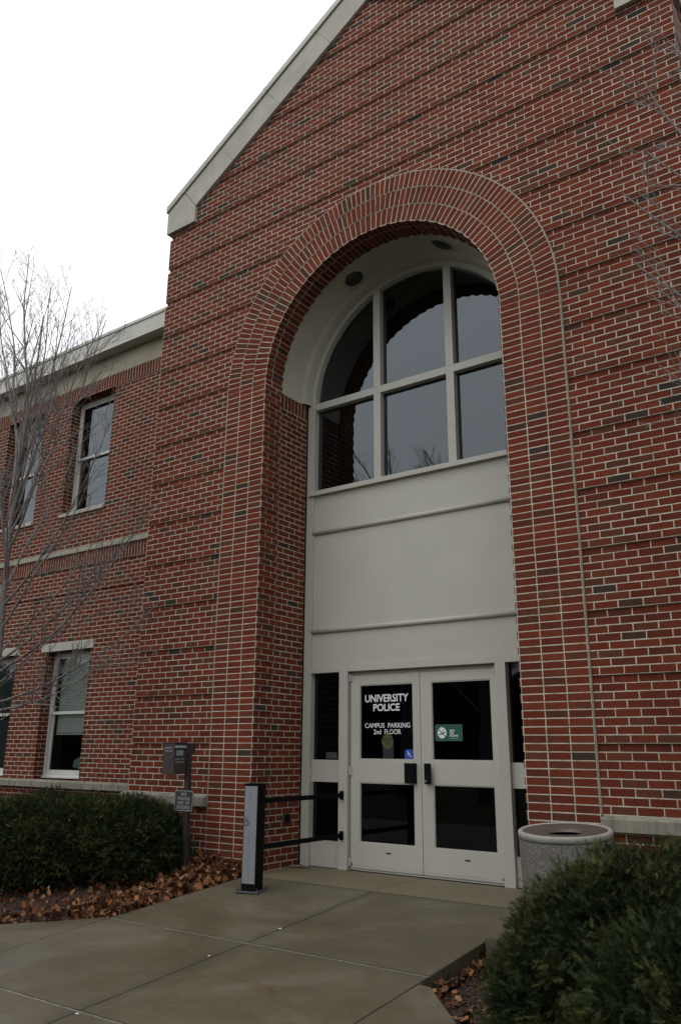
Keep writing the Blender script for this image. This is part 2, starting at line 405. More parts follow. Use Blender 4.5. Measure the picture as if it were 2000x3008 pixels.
def wheelchair(mb, cx, cz, h, y, wd, mi=0, dy=-.0006):
    s_ = h
    disc(mb, cx - .10 * s_, cz + .43 * s_, .075 * s_, y, 16, mi)
    stroke(mb, [(cx - .08 * s_, cz + .32 * s_), (cx - .03 * s_, cz - .02 * s_), (cx + .20 * s_, cz - .02 * s_), (cx + .31 * s_, cz - .32 * s_), (cx + .42 * s_, cz - .28 * s_)], wd, y, mi)
    stroke(mb, [(cx - .06 * s_, cz + .16 * s_), (cx + .17 * s_, cz + .16 * s_)], wd * .85, y + dy, mi)
    arc = [(cx - .02 * s_ + .28 * s_ * math.cos(R_(a)), cz - .18 * s_ + .28 * s_ * math.sin(R_(a))) for a in range(125, 366, 15)]
    stroke(mb, arc, wd * .85, y + 2 * dy, mi)

# ------------------------------------------------------------------ dimensions (metres; z = 0 is the top of the stone sill course)
A = 1.54            # half the width of the arched opening
RO = A + 3 * BW     # outer radius of the brick surround
XC = 3.461          # half the width of the gable block
ZS = 70 * BH        # springing of the arch
D = .83             # depth of the reveal
G = -11 * BH        # landing level at the doors
YW = 1.22           # wall plane of the wings
MOD = 8 * BH
def ramp_z(y): return G + .082 * (max(-5.2, y) + .12) if y < -.12 else G

bld = tag(empty("university_building", (0, 0, G)), "red brick gabled campus building with tall arched glass entrance between two lower wings", "building")
bld_off = (0, 0, -G)
def part(mb, name, mats, parent=bld, **kw):
    # the root empty stands on the landing: keep part coordinates in world metres
    o = mb.build(name, mats, parent, **kw)
    if parent is bld: o.location = bld_off
    return o

# ---- gable wall, running bond, one course in eight set back
SL = .63
def under(x): return 7.88 + SL * (2.94 - abs(x))      # underside of the raking coping
mb = MB(u0=-XC)
BACK = 5.0
zb = -17 * BH
def xl_at(z):   # half width of the wall at height z (gable slope, hidden behind the coping)
    if z <= 7.9: return XC
    return max(0.0, 2.94 - (z - 7.88) / SL + .25)
def arch_x(z):
    r = RO - .25
    if z <= ZS: return r
    if z >= ZS + r: return 0.0
    return math.sqrt(r * r - (z - ZS) ** 2)
c_i = int(round(zb / BH))
while c_i * BH < 10.05:
    z0, z1 = c_i * BH, (c_i + 1) * BH
    rec = (c_i % 8 == 7) and z0 > 0
    # join runs of plain courses that are full width and straight
    yf = .018 if rec else 0.0; xi = .018 if rec else 0.0
    if z0 < ZS - 1e-6 and not rec:
        k = c_i
        while (k + 1) * BH < ZS - 1e-6 and not ((k + 1) % 8 == 7 and (k + 1) > 0): k += 1
        z1 = (k + 1) * BH; c_nx = k + 1
    else: c_nx = c_i + 1
    xo = min(xl_at(z0), XC); ai = arch_x(z1 if z0 >= ZS else z0)
    if xo <= .02: break
    if ai < .02:
        mb.box(-xo + xi, xo - xi, yf, BACK, z0, z1, skip='b')
    else:
        xm = XC - .4
        mb.box(-xm, -ai, yf, .84, z0, z1, skip='bl'); mb.box(ai, xm, yf, .84, z0, z1, skip='br')
        mb.box(-xo + xi, -xm, yf, BACK, z0, z1, skip='br'); mb.box(xm, xo - xi, yf, BACK, z0, z1, skip='bl')
    c_i = c_nx
part(mb, "gable_wall", BR_RUN)

# ---- brick surround: stack-bond jambs and a three ring arch, every second course of the inner edge proud
mb = MB(); PR = .014; JD = .30
for sx in (-1, 1):
    k0 = int(round(zb / BH))
    for k in range(k0, 70):
        z0, z1 = k * BH, (k + 1) * BH
        xin = A - (.013 if k % 2 else 0)
        # front face, u runs from the outer edge of the surround
        xs_ = sorted((sx * RO, sx * xin)); u0 = sx * A - (0 if sx > 0 else 3 * BW) if False else (-RO if sx < 0 else A)
        q = [(xs_[0], -PR, z0), (xs_[1], -PR, z0), (xs_[1], -PR, z1), (xs_[0], -PR, z1)]
        mb.face(q, [(p[0] - u0 + (.0 if True else 0), p[2]) for p in q])
        # inner return
        q = [(sx * xin, JD, z0), (sx * xin, -PR, z0), (sx * xin, -PR, z1), (sx * xin, JD, z1)]
        if sx < 0: q = [(q[1][0], q[1][1], q[1][2]), q[0], q[3], q[2]]
        off = BW / 2 + (BW / 2 if k % 2 else 0)
        mb.face(q, [(p[1] + PR + off + 5 * BW, p[2]) for p in q])
        if k % 2:                       # little shelves of the proud courses
            for zz, up in ((z0, False), (z1, True)):
                q = [(sx * A, -PR, zz), (sx * xin, -PR, zz), (sx * xin, JD, zz), (sx * A, JD, zz)]
                if (sx < 0) == up: q = q[::-1]
                q = q if not up else q
                mb.face(q, [(.05, .03)] * 4)
        q = [(sx * xin, JD, z0), (sx * (A + .02), JD, z0), (sx * (A + .02), JD, z1), (sx * xin, JD, z1)]
        mb.face(q, [(.05, .03)] * 4)
    # outer return against the wall
    q = [(sx * RO, -PR, zb), (sx * RO, .05, zb), (sx * RO, .05, ZS), (sx * RO, -PR, ZS)]
    if sx < 0: q = q[::-1]
    mb.face(q, [(.05, 0.0)] * 4)
for ring in range(3):
    ri, ro = A + ring * BW, A + (ring + 1) * BW
    n = int(round(math.pi * (ri + (.0 if ring == 0 else .1)) / BH)); n += n % 2
    for i in range(n):
        a0, a1 = math.pi * i / n, math.pi * (i + 1) / n
        rr = ri - (.013 if (ring == 0 and i % 2) else 0)
        P = lambda r, a, y: (r * math.cos(a), y, ZS + r * math.sin(a))
        yf = -PR + .006 - .005 * ring
        i0 = i * BH + 200 * BH * ring
        q = [P(rr, a0, yf), P(ro, a0, yf), P(ro, a1, yf), P(rr, a1, yf)]
        mb.face(q, [((rr - ri), i0), (BW, i0), (BW, i0 + BH), ((rr - ri), i0 + BH)])
        if ring == 0:
            q = [P(rr, a0, JD), P(rr, a0, yf), P(rr, a1, yf), P(rr, a1, JD)]
            uo = 7 * BW
            mb.face(q, [(uo + JD + .1, i0), (uo + .1 + yf, i0), (uo + .1 + yf, i0 + BH), (uo + JD + .1, i0 + BH)])
            if i % 2:
                for aa in (a0, a1):
                    q = [P(ri, aa, yf), P(rr, aa, yf), P(rr, aa, JD), P(ri, aa, JD)]
                    mb.face(q, [(.05, .03)] * 4)
            q = [P(rr, a0, JD), P(ri + .03, a0, JD), P(ri + .03, a1, JD), P(rr, a1, JD)]
            mb.face(q, [(.05, .03)] * 4)
        if ring == 2:
            q = [P(ro, a0, yf), P(ro, a0, .05), P(ro, a1, .05), P(ro, a1, yf)]
            mb.face(q, [(.05, 0)] * 4)
part(mb, "arch_surround", BR_STK)
# sealant joint on the outer edge of the surround
mb = MB()
for sx in (-1, 1):
    x = sx * (RO + .007); mb.box(x - .006, x + .006, -PR + .004, .01, 0.0, ZS)
n = 90
for i in range(n):
    a0, a1 = math.pi * i / n, math.pi * (i + 1) / n
    P = lambda r, a: (r * math.cos(a), -PR + .005, ZS + r * math.sin(a))
    mb.face([P(RO, a0), P(RO + .011, a0), P(RO + .011, a1), P(RO, a1)])
part(mb, "sealant_joint", M['mortar'])

# ---- rear part of the reveal: brick jambs topped by a soldier course, plaster barrel above
mb = MB()
for sx in (-1, 1):
    mb = MB()
    x = sx * (A + .004)
    q = [(x, D, zb), (x, JD, zb), (x, JD, ZS - 3 * BH), (x, D, ZS - 3 * BH)]
    if sx < 0: q = q[::-1]; 
    mb.face(q, [(p[1] - D + 10 * BW, p[2]) for p in q])
    part(mb, "reveal_brickwork", BR_RUN)
mb = MB()
for sx in (-1, 1):
    mb = MB()
    x = sx * (A + .004)
    q = [(x, D, ZS - 3 * BH), (x, JD, ZS - 3 * BH), (x, JD, ZS), (x, D, ZS)]
    if sx < 0: q = q[::-1]
    mb.face(q, [(p[2] - (ZS - 3 * BH), p[1] - JD) for p in q])
    part(mb, "soldier_course", BR_STK)
mb = MB(); n = 72; rp = A + .004
for i in range(n):
    a0, a1 = math.pi * i / n, math.pi * (i + 1) / n
    P = lambda r, a, y: (r * math.cos(a), y, ZS + r * math.sin(a))
    prof = [(rp, JD), (rp, .70), (rp - .012, .715), (rp - .035, .735), (rp - .04, .77), (rp - .055, .80), (rp - .057, .86)]
    for (ra, ya), (rb, yb_) in zip(prof, prof[1:]):
        mb.face([P(ra, a0, ya), P(ra, a1, ya), P(rb, a1, yb_), P(rb, a0, yb_)])
o = part(mb, "arch_soffit", M['plaster'], smooth=True)
wl = o.modifiers.new('weld', 'WELD'); wl.merge_threshold = .0005
# ---- recessed downlights in the soffit
for sx in (-1, 1):
    a = math.acos(sx * .62 / A); c_ = Vector((rp * math.cos(a), .55, ZS + rp * math.sin(a)))
    nrm = Vector((-math.cos(a), 0, -math.sin(a))); tx = Vector((0, 1, 0)); ty = nrm.cross(tx)
    def ringpts(r, dn): return [c_ + tx * r * math.cos(2 * math.pi * k / 28) + ty * r * math.sin(2 * math.pi * k / 28) + nrm * dn for k in range(28)]
    mb = MB(); prof = [(.150, .0), (.150, .012), (.128, .014), (.122, .006), (.120, -.03)]
    for (ra, da), (rb, db) in zip(prof, prof[1:]):
        pa, pb = ringpts(ra, da), ringpts(rb, db)
        for k in range(28): mb.face([pa[k], pa[(k + 1) % 28], pb[(k + 1) % 28], pb[k]])
    dl = part(mb, "downlight", M['paint_dark'], smooth=True)
    mb = MB(); pa = ringpts(.121, .004)
    for k in range(28): mb.face([pa[k], pa[(k + 1) % 28], ringpts(.06, .022)[(k + 1) % 28], ringpts(.06, .022)[k]])
    mb.face(ringpts(.06, .022)); mb.build("lens", M['lamp_dark'], dl, smooth=True)

# ---- raking stone coping with kneelers, sheet metal cap above it
joints = [1.30, 2.10, 2.93]
for sx in (-1, 1):
    mb = MB(); g = .0012
    def T(poly): return [(sx * x, z) for x, z in (poly if sx > 0 else poly)][:: (1 if sx > 0 else -1)]
    # written for the right-hand side; x > 0
    kn = [(2.945, 7.62), (3.505, 7.62), (3.505, under(3.505) + .455), (2.945 + .235, under(2.945 + .235) + .455), (2.945, under(2.945))]
    mb.prism(T([(x, z) for x, z in kn]), -.045, .32)
    segs = [2.94]; x = 2.94
    for L in (.69, .82, .84, .85): 
        x -= L; segs.append(max(x, -.02))
    for xa, xb in zip(segs, segs[1:]):
        if xa <= 0: break
        dxa, dxb = .235, .235
        if xb <= 0: xb = 0; dxb = 0
        poly = [(xb + g, under(xb + g)), (xa - g, under(xa - g)), (xa - g + dxa, under(xa - g + dxa) + .455), (xb + g + dxb, under(xb + g + dxb) + .455)]
        mb.prism(T(poly), -.045, .32)
    cp = part(mb, "stone_coping", M['stone'], bevel=.0015)
    mb = MB()
    poly = [(0, under(0) + .467), (3.525, under(3.525) + .467), (3.525, under(3.525) + .570), (0, under(0) + .570)]
    mb.prism(T(poly), -.068, .36)
    for xj in (.62, 1.43, 2.29):        # lapped joints of the cap
        poly = [(xj + .21, under(xj + .21) + .470), (xj + .25, under(xj + .25) + .470), (xj + .30, under(xj + .30) + .574), (xj + .26, under(xj + .26) + .574)]
        mb.prism(T(poly), -.0705, .3625)
    part(mb, "coping_cap", M['cap'], bevel=.004)
    mb = MB()
    poly = [(0, under(0) + .30), (3.6, under(3.6) + .30), (3.6, under(3.6) + .36), (0, under(0) + .36)]
    mb.prism(T(poly), .33, 14)
    part(mb, "gable_roof", M['roof'])

# ---- stone sills
def sill(name, xa, xb, yf, yb, zt, zf, zbm, mat, ends=(0, 0), jts=()):
    mb = MB(); cuts = [xa, *jts, xb]
    for a_, b_ in zip(cuts, cuts[1:]):
        mb.prism_x([(yb, zbm), (yf, zbm), (yf, zf), (yb, zt)][::-1], a_ + .002, b_ - .002)
    return part(mb, name, mat, bevel=.004)
sill("stone_sill", -XC - .075, -RO - .01, -.07, .02, .004, -.026, -.122, M['stone_sill'], jts=(-2.84,))
sill("stone_sill", RO + .01, XC + .075, -.07, .02, .004, -.026, -.122, M['stone_sill'], jts=(2.84,))
sill("stone_sill", -14.0, -XC - .002, YW - .075, YW + .02, .022, -.012, -.098, M['stone_sill'], jts=(-12.4, -10.9, -9.3, -7.8, -6.2, -5.0))
sill("stone_sill", XC + .002, 14.0, YW - .075, YW + .02, .022, -.012, -.098, M['stone_sill'], jts=(5.0, 6.2, 7.8, 9.3, 10.9, 12.4))

# ---- entrance infill: frame, panels, glass
YF = .855
mb = MB()
def bx(*a, **k): mb.box(*a, **k)
# outer stiles up to the springing, then a curved frame member
for sx in (-1, 1):
    a_, b_ = sorted((sx * 1.425, sx * 1.536)); bx(a_, b_, YF - .005, YF + .13, G, ZS)
nseg = 60
for i in range(nseg):
    a0, a1 = math.pi * i / nseg, math.pi * (i + 1) / nseg
    P = lambda r, a, y: (r * math.cos(a), y, ZS + r * math.sin(a))
    ri, ro, y0, y1 = 1.425, 1.50, YF - .005, YF + .13
    mb.face([P(ri, a0, y0), P(ro, a0, y0), P(ro, a1, y0), P(ri, a1, y0)]); mb.face([P(ri, a0, y1), P(ri, a0, y0), P(ri, a1, y0), P(ri, a1, y1)])
bx(-.535, -.437, YF - .003, YF + .12, 3.56, 4.665); bx(-.535, -.437, YF - .003, YF + .12, 4.755, ZS + math.sqrt(1.43 ** 2 - .535 ** 2) + .02)
bx(.463, .561, YF - .003, YF + .12, 3.56, 4.665); bx(.463, .561, YF - .003, YF + .12, 4.755, ZS + math.sqrt(1.43 ** 2 - .561 ** 2) + .02)
bx(-1.425, 1.425, YF, YF + .12, 4.665, 4.755)
bx(-1.50, 1.50, YF - .035, YF + .12, 3.506, 3.562)
bx(-1.425, 1.425, YF - .002, YF + .10, 1.333, 1.41)
# door posts
for a_, b_ in ((-1.022, -.905), (.900, 1.012)): bx(a_, b_, YF - .004, YF + .13, G, 1.333)
bx(-.905, .900, YF + .085, YF + .13, 1.288, 1.333)
bx(-.905, .900, YF + .05, YF + .14, G + .002, G + .018)       # threshold
# sidelight rails
for a_, b_ in ((-1.425, -1.022), (1.012, 1.425)):
    bx(a_, b_, YF + .045, YF + .10, .134, .371); bx(a_, b_, YF + .045, YF + .10, G, -.478)
fr = part(mb, "entrance_frame", M['paint'], bevel=.003)
mb = MB()
for z0, z1 in ((1.41, 1.79), (1.845, 3.0), (3.052, 3.508)):
    mb.box(-1.43, 1.43, YF + .02, YF + .06, z0, z1)
part(mb, "spandrel_panel", M['paint'], parent=bld, bevel=.002)
for zc in (1.818, 3.026):
    mb = MB(); mb.tube([(-1.44, YF + .014, zc), (1.44, YF + .014, zc)], .029, 14)
    part(mb, "half_round_moulding", M['paint'], smooth=True)
def pane(x0, x1, z0, z1, y, name="glass_pane", parent=bld, mat=None):
    mb = MB(); mb.face([(x0, y, z0), (x1, y, z0), (x1, y, z1), (x0, y, z1)])
    o = mb.build(name, mat or M['glass'], parent)
    if parent is bld: o.location = bld_off
    return o
yg = YF + .075
for x0, x1 in ((-1.43, -.535), (-.437, .463), (.561, 1.43)):
    pane(x0, x1, 3.56, 4.667, yg)
    mb = MB(); pts = [(x1, 4.752), (x0, 4.752)][::-1]
    r = 1.43
    top = []
    for k in range(15):
        x = x1 + (x0 - x1) * k / 14; x = max(-r, min(r, x)); top.append((x, ZS + math.sqrt(max(0, r * r - x * x))))
    mb.face([(x, yg, z) for x, z in pts + top]); part(mb, "glass_pane", M['glass'])
for x0, x1 in ((-1.43, -1.02), (1.01, 1.43)):
    for z0, z1 in ((.37, 1.335), (-.48, .135)): pane(x0, x1, z0, z1, yg, mat=M['glass_door'])

# ---- the two door leaves
def door(hx, x0, x1, gx0, gx1, left):
    d = empty("door", (hx, 0, 0), bld); ox = -hx; d.location = (hx, 0, -G)
    L = lambda a_: a_ - hx
    mb = MB(); y0, y1 = YF + .048, YF + .093; zt, zb_ = 1.284, G + .022
    for a_, b_, c0, c1 in ((x0, gx0, zb_, zt), (gx1, x1, zb_, zt), (gx0, gx1, 1.178, zt), (gx0, gx1, .142, .38), (gx0, gx1, zb_, -.466)):
        mb.box(L(a_), L(b_), y0, y1, c0, c1)
    lf = mb.build("door_leaf", M['paint'], d, bevel=.0015)
    mb = MB()
    for z0, z1 in ((.38, 1.178), (-.466, .142)):        # glazing beads
        t = .010
        mb.box(L(gx0), L(gx0) + t, y0 + .006, y0 + .02, z0, z1); mb.box(L(gx1) - t, L(gx1), y0 + .006, y0 + .02, z0, z1)
        mb.box(L(gx0) + t, L(gx1) - t, y0 + .006, y0 + .02, z0, z0 + t); mb.box(L(gx0) + t, L(gx1) - t, y0 + .006, y0 + .02, z1 - t, z1)
    mb.box(L(x0) + .004, L(x1) - .004, y0 - .006, y0 - .001, zb_ + .002, zb_ + .045)     # sweep
    mb.build("glazing_bead", M['paint_dark'], d)
    for z0, z1 in ((.38, 1.178), (-.466, .142)): pane(L(gx0), L(gx1), z0, z1, y0 + .022, parent=d, mat=M['glass_door'])
    mb = MB(); cx = (gx0 + gx1) / 2 + .02; pts = [(L(cx) + .035 * math.cos(R_(a)), G + .195 + .009 * math.sin(R_(a))) for a in range(0, 360, 30)]
    mb.prism(pts, y0 - .003, y0 - .0005); mb.build("maker_plate", M['galv'], d)
    # hinges at the jamb side
    hx_ = x0 if left else x1; sgn = -1 if left else 1
    for zc, hh in ((1.262, .075), (.26, .09), (-.665, .075)):
        mb = MB(); xx = L(hx_) + sgn * .001
        mb.tube([(xx, y0 - .012, zc - hh / 2), (xx, y0 - .012, zc + hh / 2)], .013, 12)
        mb.tube([(xx, y0 - .012, zc - .004), (xx, y0 - .012, zc + .004)], .016, 12)
        mb.box(min(xx, xx - sgn * .03), max(xx, xx - sgn * .03), y0 - .006, y0 - .001, zc - hh / 2, zc + hh / 2)
        mb.build("hinge", M['paint_dark'], d, smooth=False)
    # pull handle: a bent black plate standing off the stile
    a_, b_ = (-.178, -.055) if left else (.060, .140)
    mb = MB(); poly_y = y0 - .052
    mb.box(L(a_), L(b_), poly_y, poly_y + .006, .149, .350)
    e0 = (L(b_) - .022, L(b_)) if left else (L(a_), L(a_) + .022)
    mb.box(*e0, poly_y + .006, y0 - .002, .149, .350)
    ph = mb.build("pull_handle", M['black'], d, bevel=.002)
    if not left:
        mb = MB(); cxx = L(.079); cz = .177
        for k in range(20):
            pass
        mb.tube([(cxx, poly_y - .004, cz), (cxx, poly_y + .002, cz)], .013, 20); mb.build("lock_cylinder", M['chrome'], ph)
    return d, L, y0 + .022
dl_, L, gy = door(-.897, -.895, -.003, -.775, -.087, True)
ys = gy - .0015
def put(txt, size, x0, x1, zb_, weight=.0, y=ys, mb=None, mi=0, LL=None):
    """fit a line of lettering between x0 and x1"""
    t = text_mb(txt, size, 0, 0, 0, 1.0, weight); xs_ = [v[0] for v in t.v]; wdt = max(xs_) - min(xs_); k = (x1 - x0) / wdt
    mid = (max(xs_) + min(xs_)) / 2
    return text_mb(txt, size, (LL or L)((x0 + x1) / 2) - mid * k, zb_, y, k, weight, mb=mb, mi=mi)
mb = MB()
put("UNIVERSITY", .112, -.715, -.156, .990, .0022, mb=mb); put("POLICE", .105, -.606, -.266, .893, .0022, mb=mb)
mb.build("door_lettering", M['white_ink'], dl_); mb = MB()
put("CAMPUS  PARKING", .072, -.717, -.140, .713, .0006, mb=mb); put("2nd  FLOOR", .072, -.602, -.253, .646, .0006, mb=mb)
mb.build("door_lettering", M['white_ink'], dl_)
mb = MB(); cx, cz = L(-.425), .569
mb.face([(cx - .06, ys + .0006, .39), (cx + .075, ys + .0006, .39), (cx + .075, ys + .0006, .545), (cx - .06, ys + .0006, .545)], mi=1)
disc(mb, cx, cz, .080, ys, 40, 0, sx=.92)
for zz in (.595, .575): mb.face([(cx - .064, ys - .0005, zz), (cx + .064, ys - .0005, zz), (cx + .064, ys - .0005, zz + .009), (cx - .064, ys - .0005, zz + .009)], mi=1)
for k in range(7): mb.face([(cx - .03 + k * .009, ys - .0005, .535), (cx - .024 + k * .009, ys - .0005, .535), (cx - .024 + k * .009, ys - .0005, .548), (cx - .03 + k * .009, ys - .0005, .548)], mi=1)
mb.build("round_sticker", [M['yellow_ink'], M['blueg_ink']], dl_)
mb = MB(); cx, cz = L(-.158), .436
mb.face([(x, ys, z) for x, z in rrect(cx, cz, .106, .104, .02)]); wheelchair(mb, cx - .004, cz, .074, ys - .0006, .0085, 1)
mb.build("wheelchair_sticker", [M['blue_ink'], M['white_ink']], dl_)
dr_, L2, gy = door(.889, .003, .889, .135, .822, False)
mb = MB(); x0, x1, z0, z1 = L2(.166), L2(.475), .576, .736
mb.face([(x0, ys, z0), (x1, ys, z0), (x1, ys, z1), (x0, ys, z1)])
for q in (((x0, z0), (x1, z0)), ((x1, z0), (x1, z1)), ((x1, z1), (x0, z1)), ((x0, z1), (x0, z0))): stroke(mb, q, .002, ys - .0005, 2)
cx, cz = L2(.243), .655; disc(mb, cx, cz, .056, ys - .0006, 36, 1, sx=.93)
stroke(mb, [(cx - .030, cz - .018), (cx + .004, cz - .008)], .012, ys - .0014, 0); stroke(mb, [(cx + .01, cz - .006), (cx + .034, cz + .002)], .012, ys - .0014, 0)
stroke(mb, [(cx + .018, cz + .008), (cx + .010, cz + .022), (cx + .022, cz + .034)], .006, ys - .0013, 0)
stroke(mb, [(cx - .036, cz + .036), (cx + .036, cz - .036)], .010, ys - .0019, 0)
for i, t in enumerate(("SMOKE", "FREE", "BUILDING")):
    put(t, .028, .332, .332 + (.060, .046, .098)[i], .666 - .0245 * i, .0006, ys - .0008, mb, 1, L2)
put("THANK YOU FOR NOT SMOKING", .010, .332, .44, .596, 0, ys - .0008, mb, 1, L2)
mb.build("smoke_free_sign", [M['green_ink'], M['white_ink'], M['pale_label']], dr_)
# small notice in the left sidelight
mb = MB(); mb.face([(-1.25, yg - .002, .385), (-1.10, yg - .002, .385), (-1.10, yg - .002, .452), (-1.25, yg - .002, .452)])
part(mb, "window_notice", simple("grey_notice", (.045, .05, .05), .6, .5, 60))

# ---- dark lobby and stair hall behind the glass
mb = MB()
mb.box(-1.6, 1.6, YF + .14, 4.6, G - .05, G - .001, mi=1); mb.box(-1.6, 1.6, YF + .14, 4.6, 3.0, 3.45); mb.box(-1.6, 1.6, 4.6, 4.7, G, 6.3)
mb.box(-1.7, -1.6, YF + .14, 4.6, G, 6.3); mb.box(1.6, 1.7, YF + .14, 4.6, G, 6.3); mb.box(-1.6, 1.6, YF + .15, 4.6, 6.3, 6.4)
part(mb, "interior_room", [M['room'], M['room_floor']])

# ---- weatherproof socket on the left reveal
mb = MB(); mb.box(-1.54, -1.522, .53, .645, -.285, -.195)
so = part(mb, "wall_socket", M['galv'], bevel=.004)
mb = MB(); mb.box(-1.522, -1.512, .545, .632, -.275, -.205); mb.box(-1.512, -1.507, .56, .617, -.262, -.222); mb.build("flap_cover", M['black'], so, bevel=.002)

# ------------------------------------------------------------------ wings
WX = [(-7.13, -6.0), (-9.05, -7.93), (-10.97, -9.85)]
ZL = (.022, 1.965); ZU = (4.285, 6.382)
def wing(sx):
    cols = [tuple(sorted((-sx * a_, -sx * b_))) for a_, b_ in WX]
    mb = MB(u0=sx * 7.13)
    x_in, x_out = sx * (XC - .05), sx * 14.0
    def wall_rect(xa, xb, za, zb2, y):
        xa, xb = sorted((xa, xb)); mb.face([(xa, y, za), (xb, y, za), (xb, y, zb2), (xa, y, zb2)])
    zg = 2.88
    bands = [(zb, ZL[0], []), (ZL[0], ZL[1], cols), (ZL[1], zg - BH, []), (zg, 3.31, []), (3.31, ZU[0], []), (ZU[0], ZU[1], cols), (ZU[1], 7.0, [])]
    for za, zb2, hs_ in bands:
        e = sorted([x_in, x_out] + [v for h in hs_ for v in h])
        for k in range(0, len(e), 2): wall_rect(e[k], e[k + 1], za, zb2, YW)
    # one set-back course
    xa, xb = sorted((x_in, x_out))
    wall_rect(xa, xb, zg - BH, zg, YW + .018)
    mb.face([(xa, YW, zg), (xb, YW, zg), (xb, YW + .018, zg), (xa, YW + .018, zg)], [(0.05, .03)] * 4)
    mb.face([(xa, YW, zg - BH), (xb, YW, zg - BH), (xb, YW + .018, zg - BH), (xa, YW + .018, zg - BH)], [(0.05, .03)] * 4)
    for a_, b_ in cols:
        for z0, z1 in (ZL, ZU):
            mb.face([(a_, YW, z0), (a_, YW + .27, z0), (a_, YW + .27, z1), (a_, YW, z1)]); mb.face([(b_, YW + .27, z0), (b_, YW, z0), (b_, YW, z1), (b_, YW + .27, z1)])
            mb.face([(a_, YW, z1), (b_, YW, z1), (b_, YW + .27, z1), (a_, YW + .27, z1)][::-1], [(.05, .03)] * 4)
    part(mb, "wing_wall", BR_WING)
    for z0, z1 in ((3.31, 3.54), (6.382, 6.612)):
        mb = MB()
        q = [(xa, YW - .016, z0), (xb, YW - .016, z0), (xb, YW - .016, z1), (xa, YW - .016, z1)]
        mb.face(q, [((p[2] - z0) * BW / (z1 - z0), p[0]) for p in q])
        for zz in (z0, z1): mb.face([(xa, YW + .01, zz), (xb, YW + .01, zz), (xb, YW - .016, zz), (xa, YW - .016, zz)], [(.05, .03)] * 4)
        part(mb, "soldier_course", BR_STK)
    mb = MB(); e = [xa + k * (xb - xa) / 9 for k in range(10)]
    for p_, q_ in zip(e, e[1:]): mb.prism_x([(YW + .02, 3.542), (YW - .05, 3.542), (YW - .05, 3.622), (YW + .02, 3.640)][::-1], p_ + .002, q_ - .002)
    part(mb, "stone_band", M['stone_band'], bevel=.004)
    mb = MB(); e = [xa + k * (xb - xa) / 9 for k in range(10)]
    for p_, q_ in zip(e, e[1:]): mb.box(p_ + .002, q_ - .002, YW - .022, YW + .05, 6.614, 7.02)
    part(mb, "stone_frieze", M['frieze'], bevel=.001)
    mb = MB()
    for k, (p_, q_) in enumerate(zip(e, e[1:])):
        mb.box(p_ + .0015, q_ - .0015, YW - .245, YW - .22, 6.965, 7.275); mb.box(p_ + .0015, q_ - .0015, YW - .2195, YW - .0, 6.985, 7.01)
    mb.box(xa, xb, YW - .262, YW - .2455, 7.245, 7.30); mb.box(xa, xb, YW - .252, YW - .2455, 6.962, 6.975)
    part(mb, "eave", M['fascia'], bevel=.002)
    mb = MB(); mb.prism_x([(YW - .25, 7.28), (YW - .25, 7.302), (9.0, 10.8), (9.0, 10.7)][::-1], xa, xb)
    part(mb, "wing_roof", M['roof'])
    # rooms
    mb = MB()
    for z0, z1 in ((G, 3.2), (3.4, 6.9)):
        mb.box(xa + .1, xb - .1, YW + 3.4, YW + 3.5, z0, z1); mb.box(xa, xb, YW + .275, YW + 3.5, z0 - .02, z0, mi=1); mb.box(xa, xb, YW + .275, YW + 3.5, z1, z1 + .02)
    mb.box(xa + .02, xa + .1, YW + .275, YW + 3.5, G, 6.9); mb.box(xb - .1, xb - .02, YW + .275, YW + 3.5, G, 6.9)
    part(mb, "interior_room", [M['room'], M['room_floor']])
    for ci, (a_, b_) in enumerate(cols):
        for fl, (z0, z1, zr) in enumerate(((ZL[0], ZL[1], 1.015), (ZU[0], ZU[1], 5.325))):
            wn = empty("window", ((a_ + b_) / 2, YW + .065, z0 - G), bld)
            cx_, wd = 0, (b_ - a_) / 2; h = z1 - z0; zr_ = zr - z0
            mb = MB(); t = .036
            mb.box(-wd, -wd + t, .115, .20, 0, h); mb.box(wd - t, wd, .115, .20, 0, h); mb.box(-wd + t, wd - t, .115, .20, h - t - .02, h)
            mb.prism_x([(.20, .02), (.20, .055), (.10, .035), (.085, .03), (.085, .01)], -wd + .001, wd - .001)
            # outer (upper) sash
            s_ = .038
            mb.box(-wd + t, -wd + t + s_, .128, .155, zr_ - .02, h - t - .02); mb.box(wd - t - s_, wd - t, .128, .155, zr_ - .02, h - t - .02)
            mb.box(-wd + t + s_, wd - t - s_, .128, .155, zr_ - .022, zr_ + .022); mb.box(-wd + t + s_, wd - t - s_, .128, .155, h - t - .06, h - t - .02)
            # inner (lower) sash
            mb.box(-wd + t, -wd + t + s_, .160, .188, .045, zr_); mb.box(wd - t - s_, wd - t, .160, .188, .045, zr_)
            mb.box(-wd + t + s_, wd - t - s_, .160, .188, .045, .045 + .085)
            mb.build("window_frame", M['white_frame'], wn, bevel=.0015)
            for (p0, p1, y) in ((zr_, h - .09, .142), (.12, zr_, .174)):
                m2 = MB(); m2.face([(-wd + .07, y, p0), (wd - .07, y, p0), (wd - .07, y, p1), (-wd + .07, y, p1)]); m2.build("glass_pane", M['glass_clear'] if fl == 0 else M['glass'], wn)
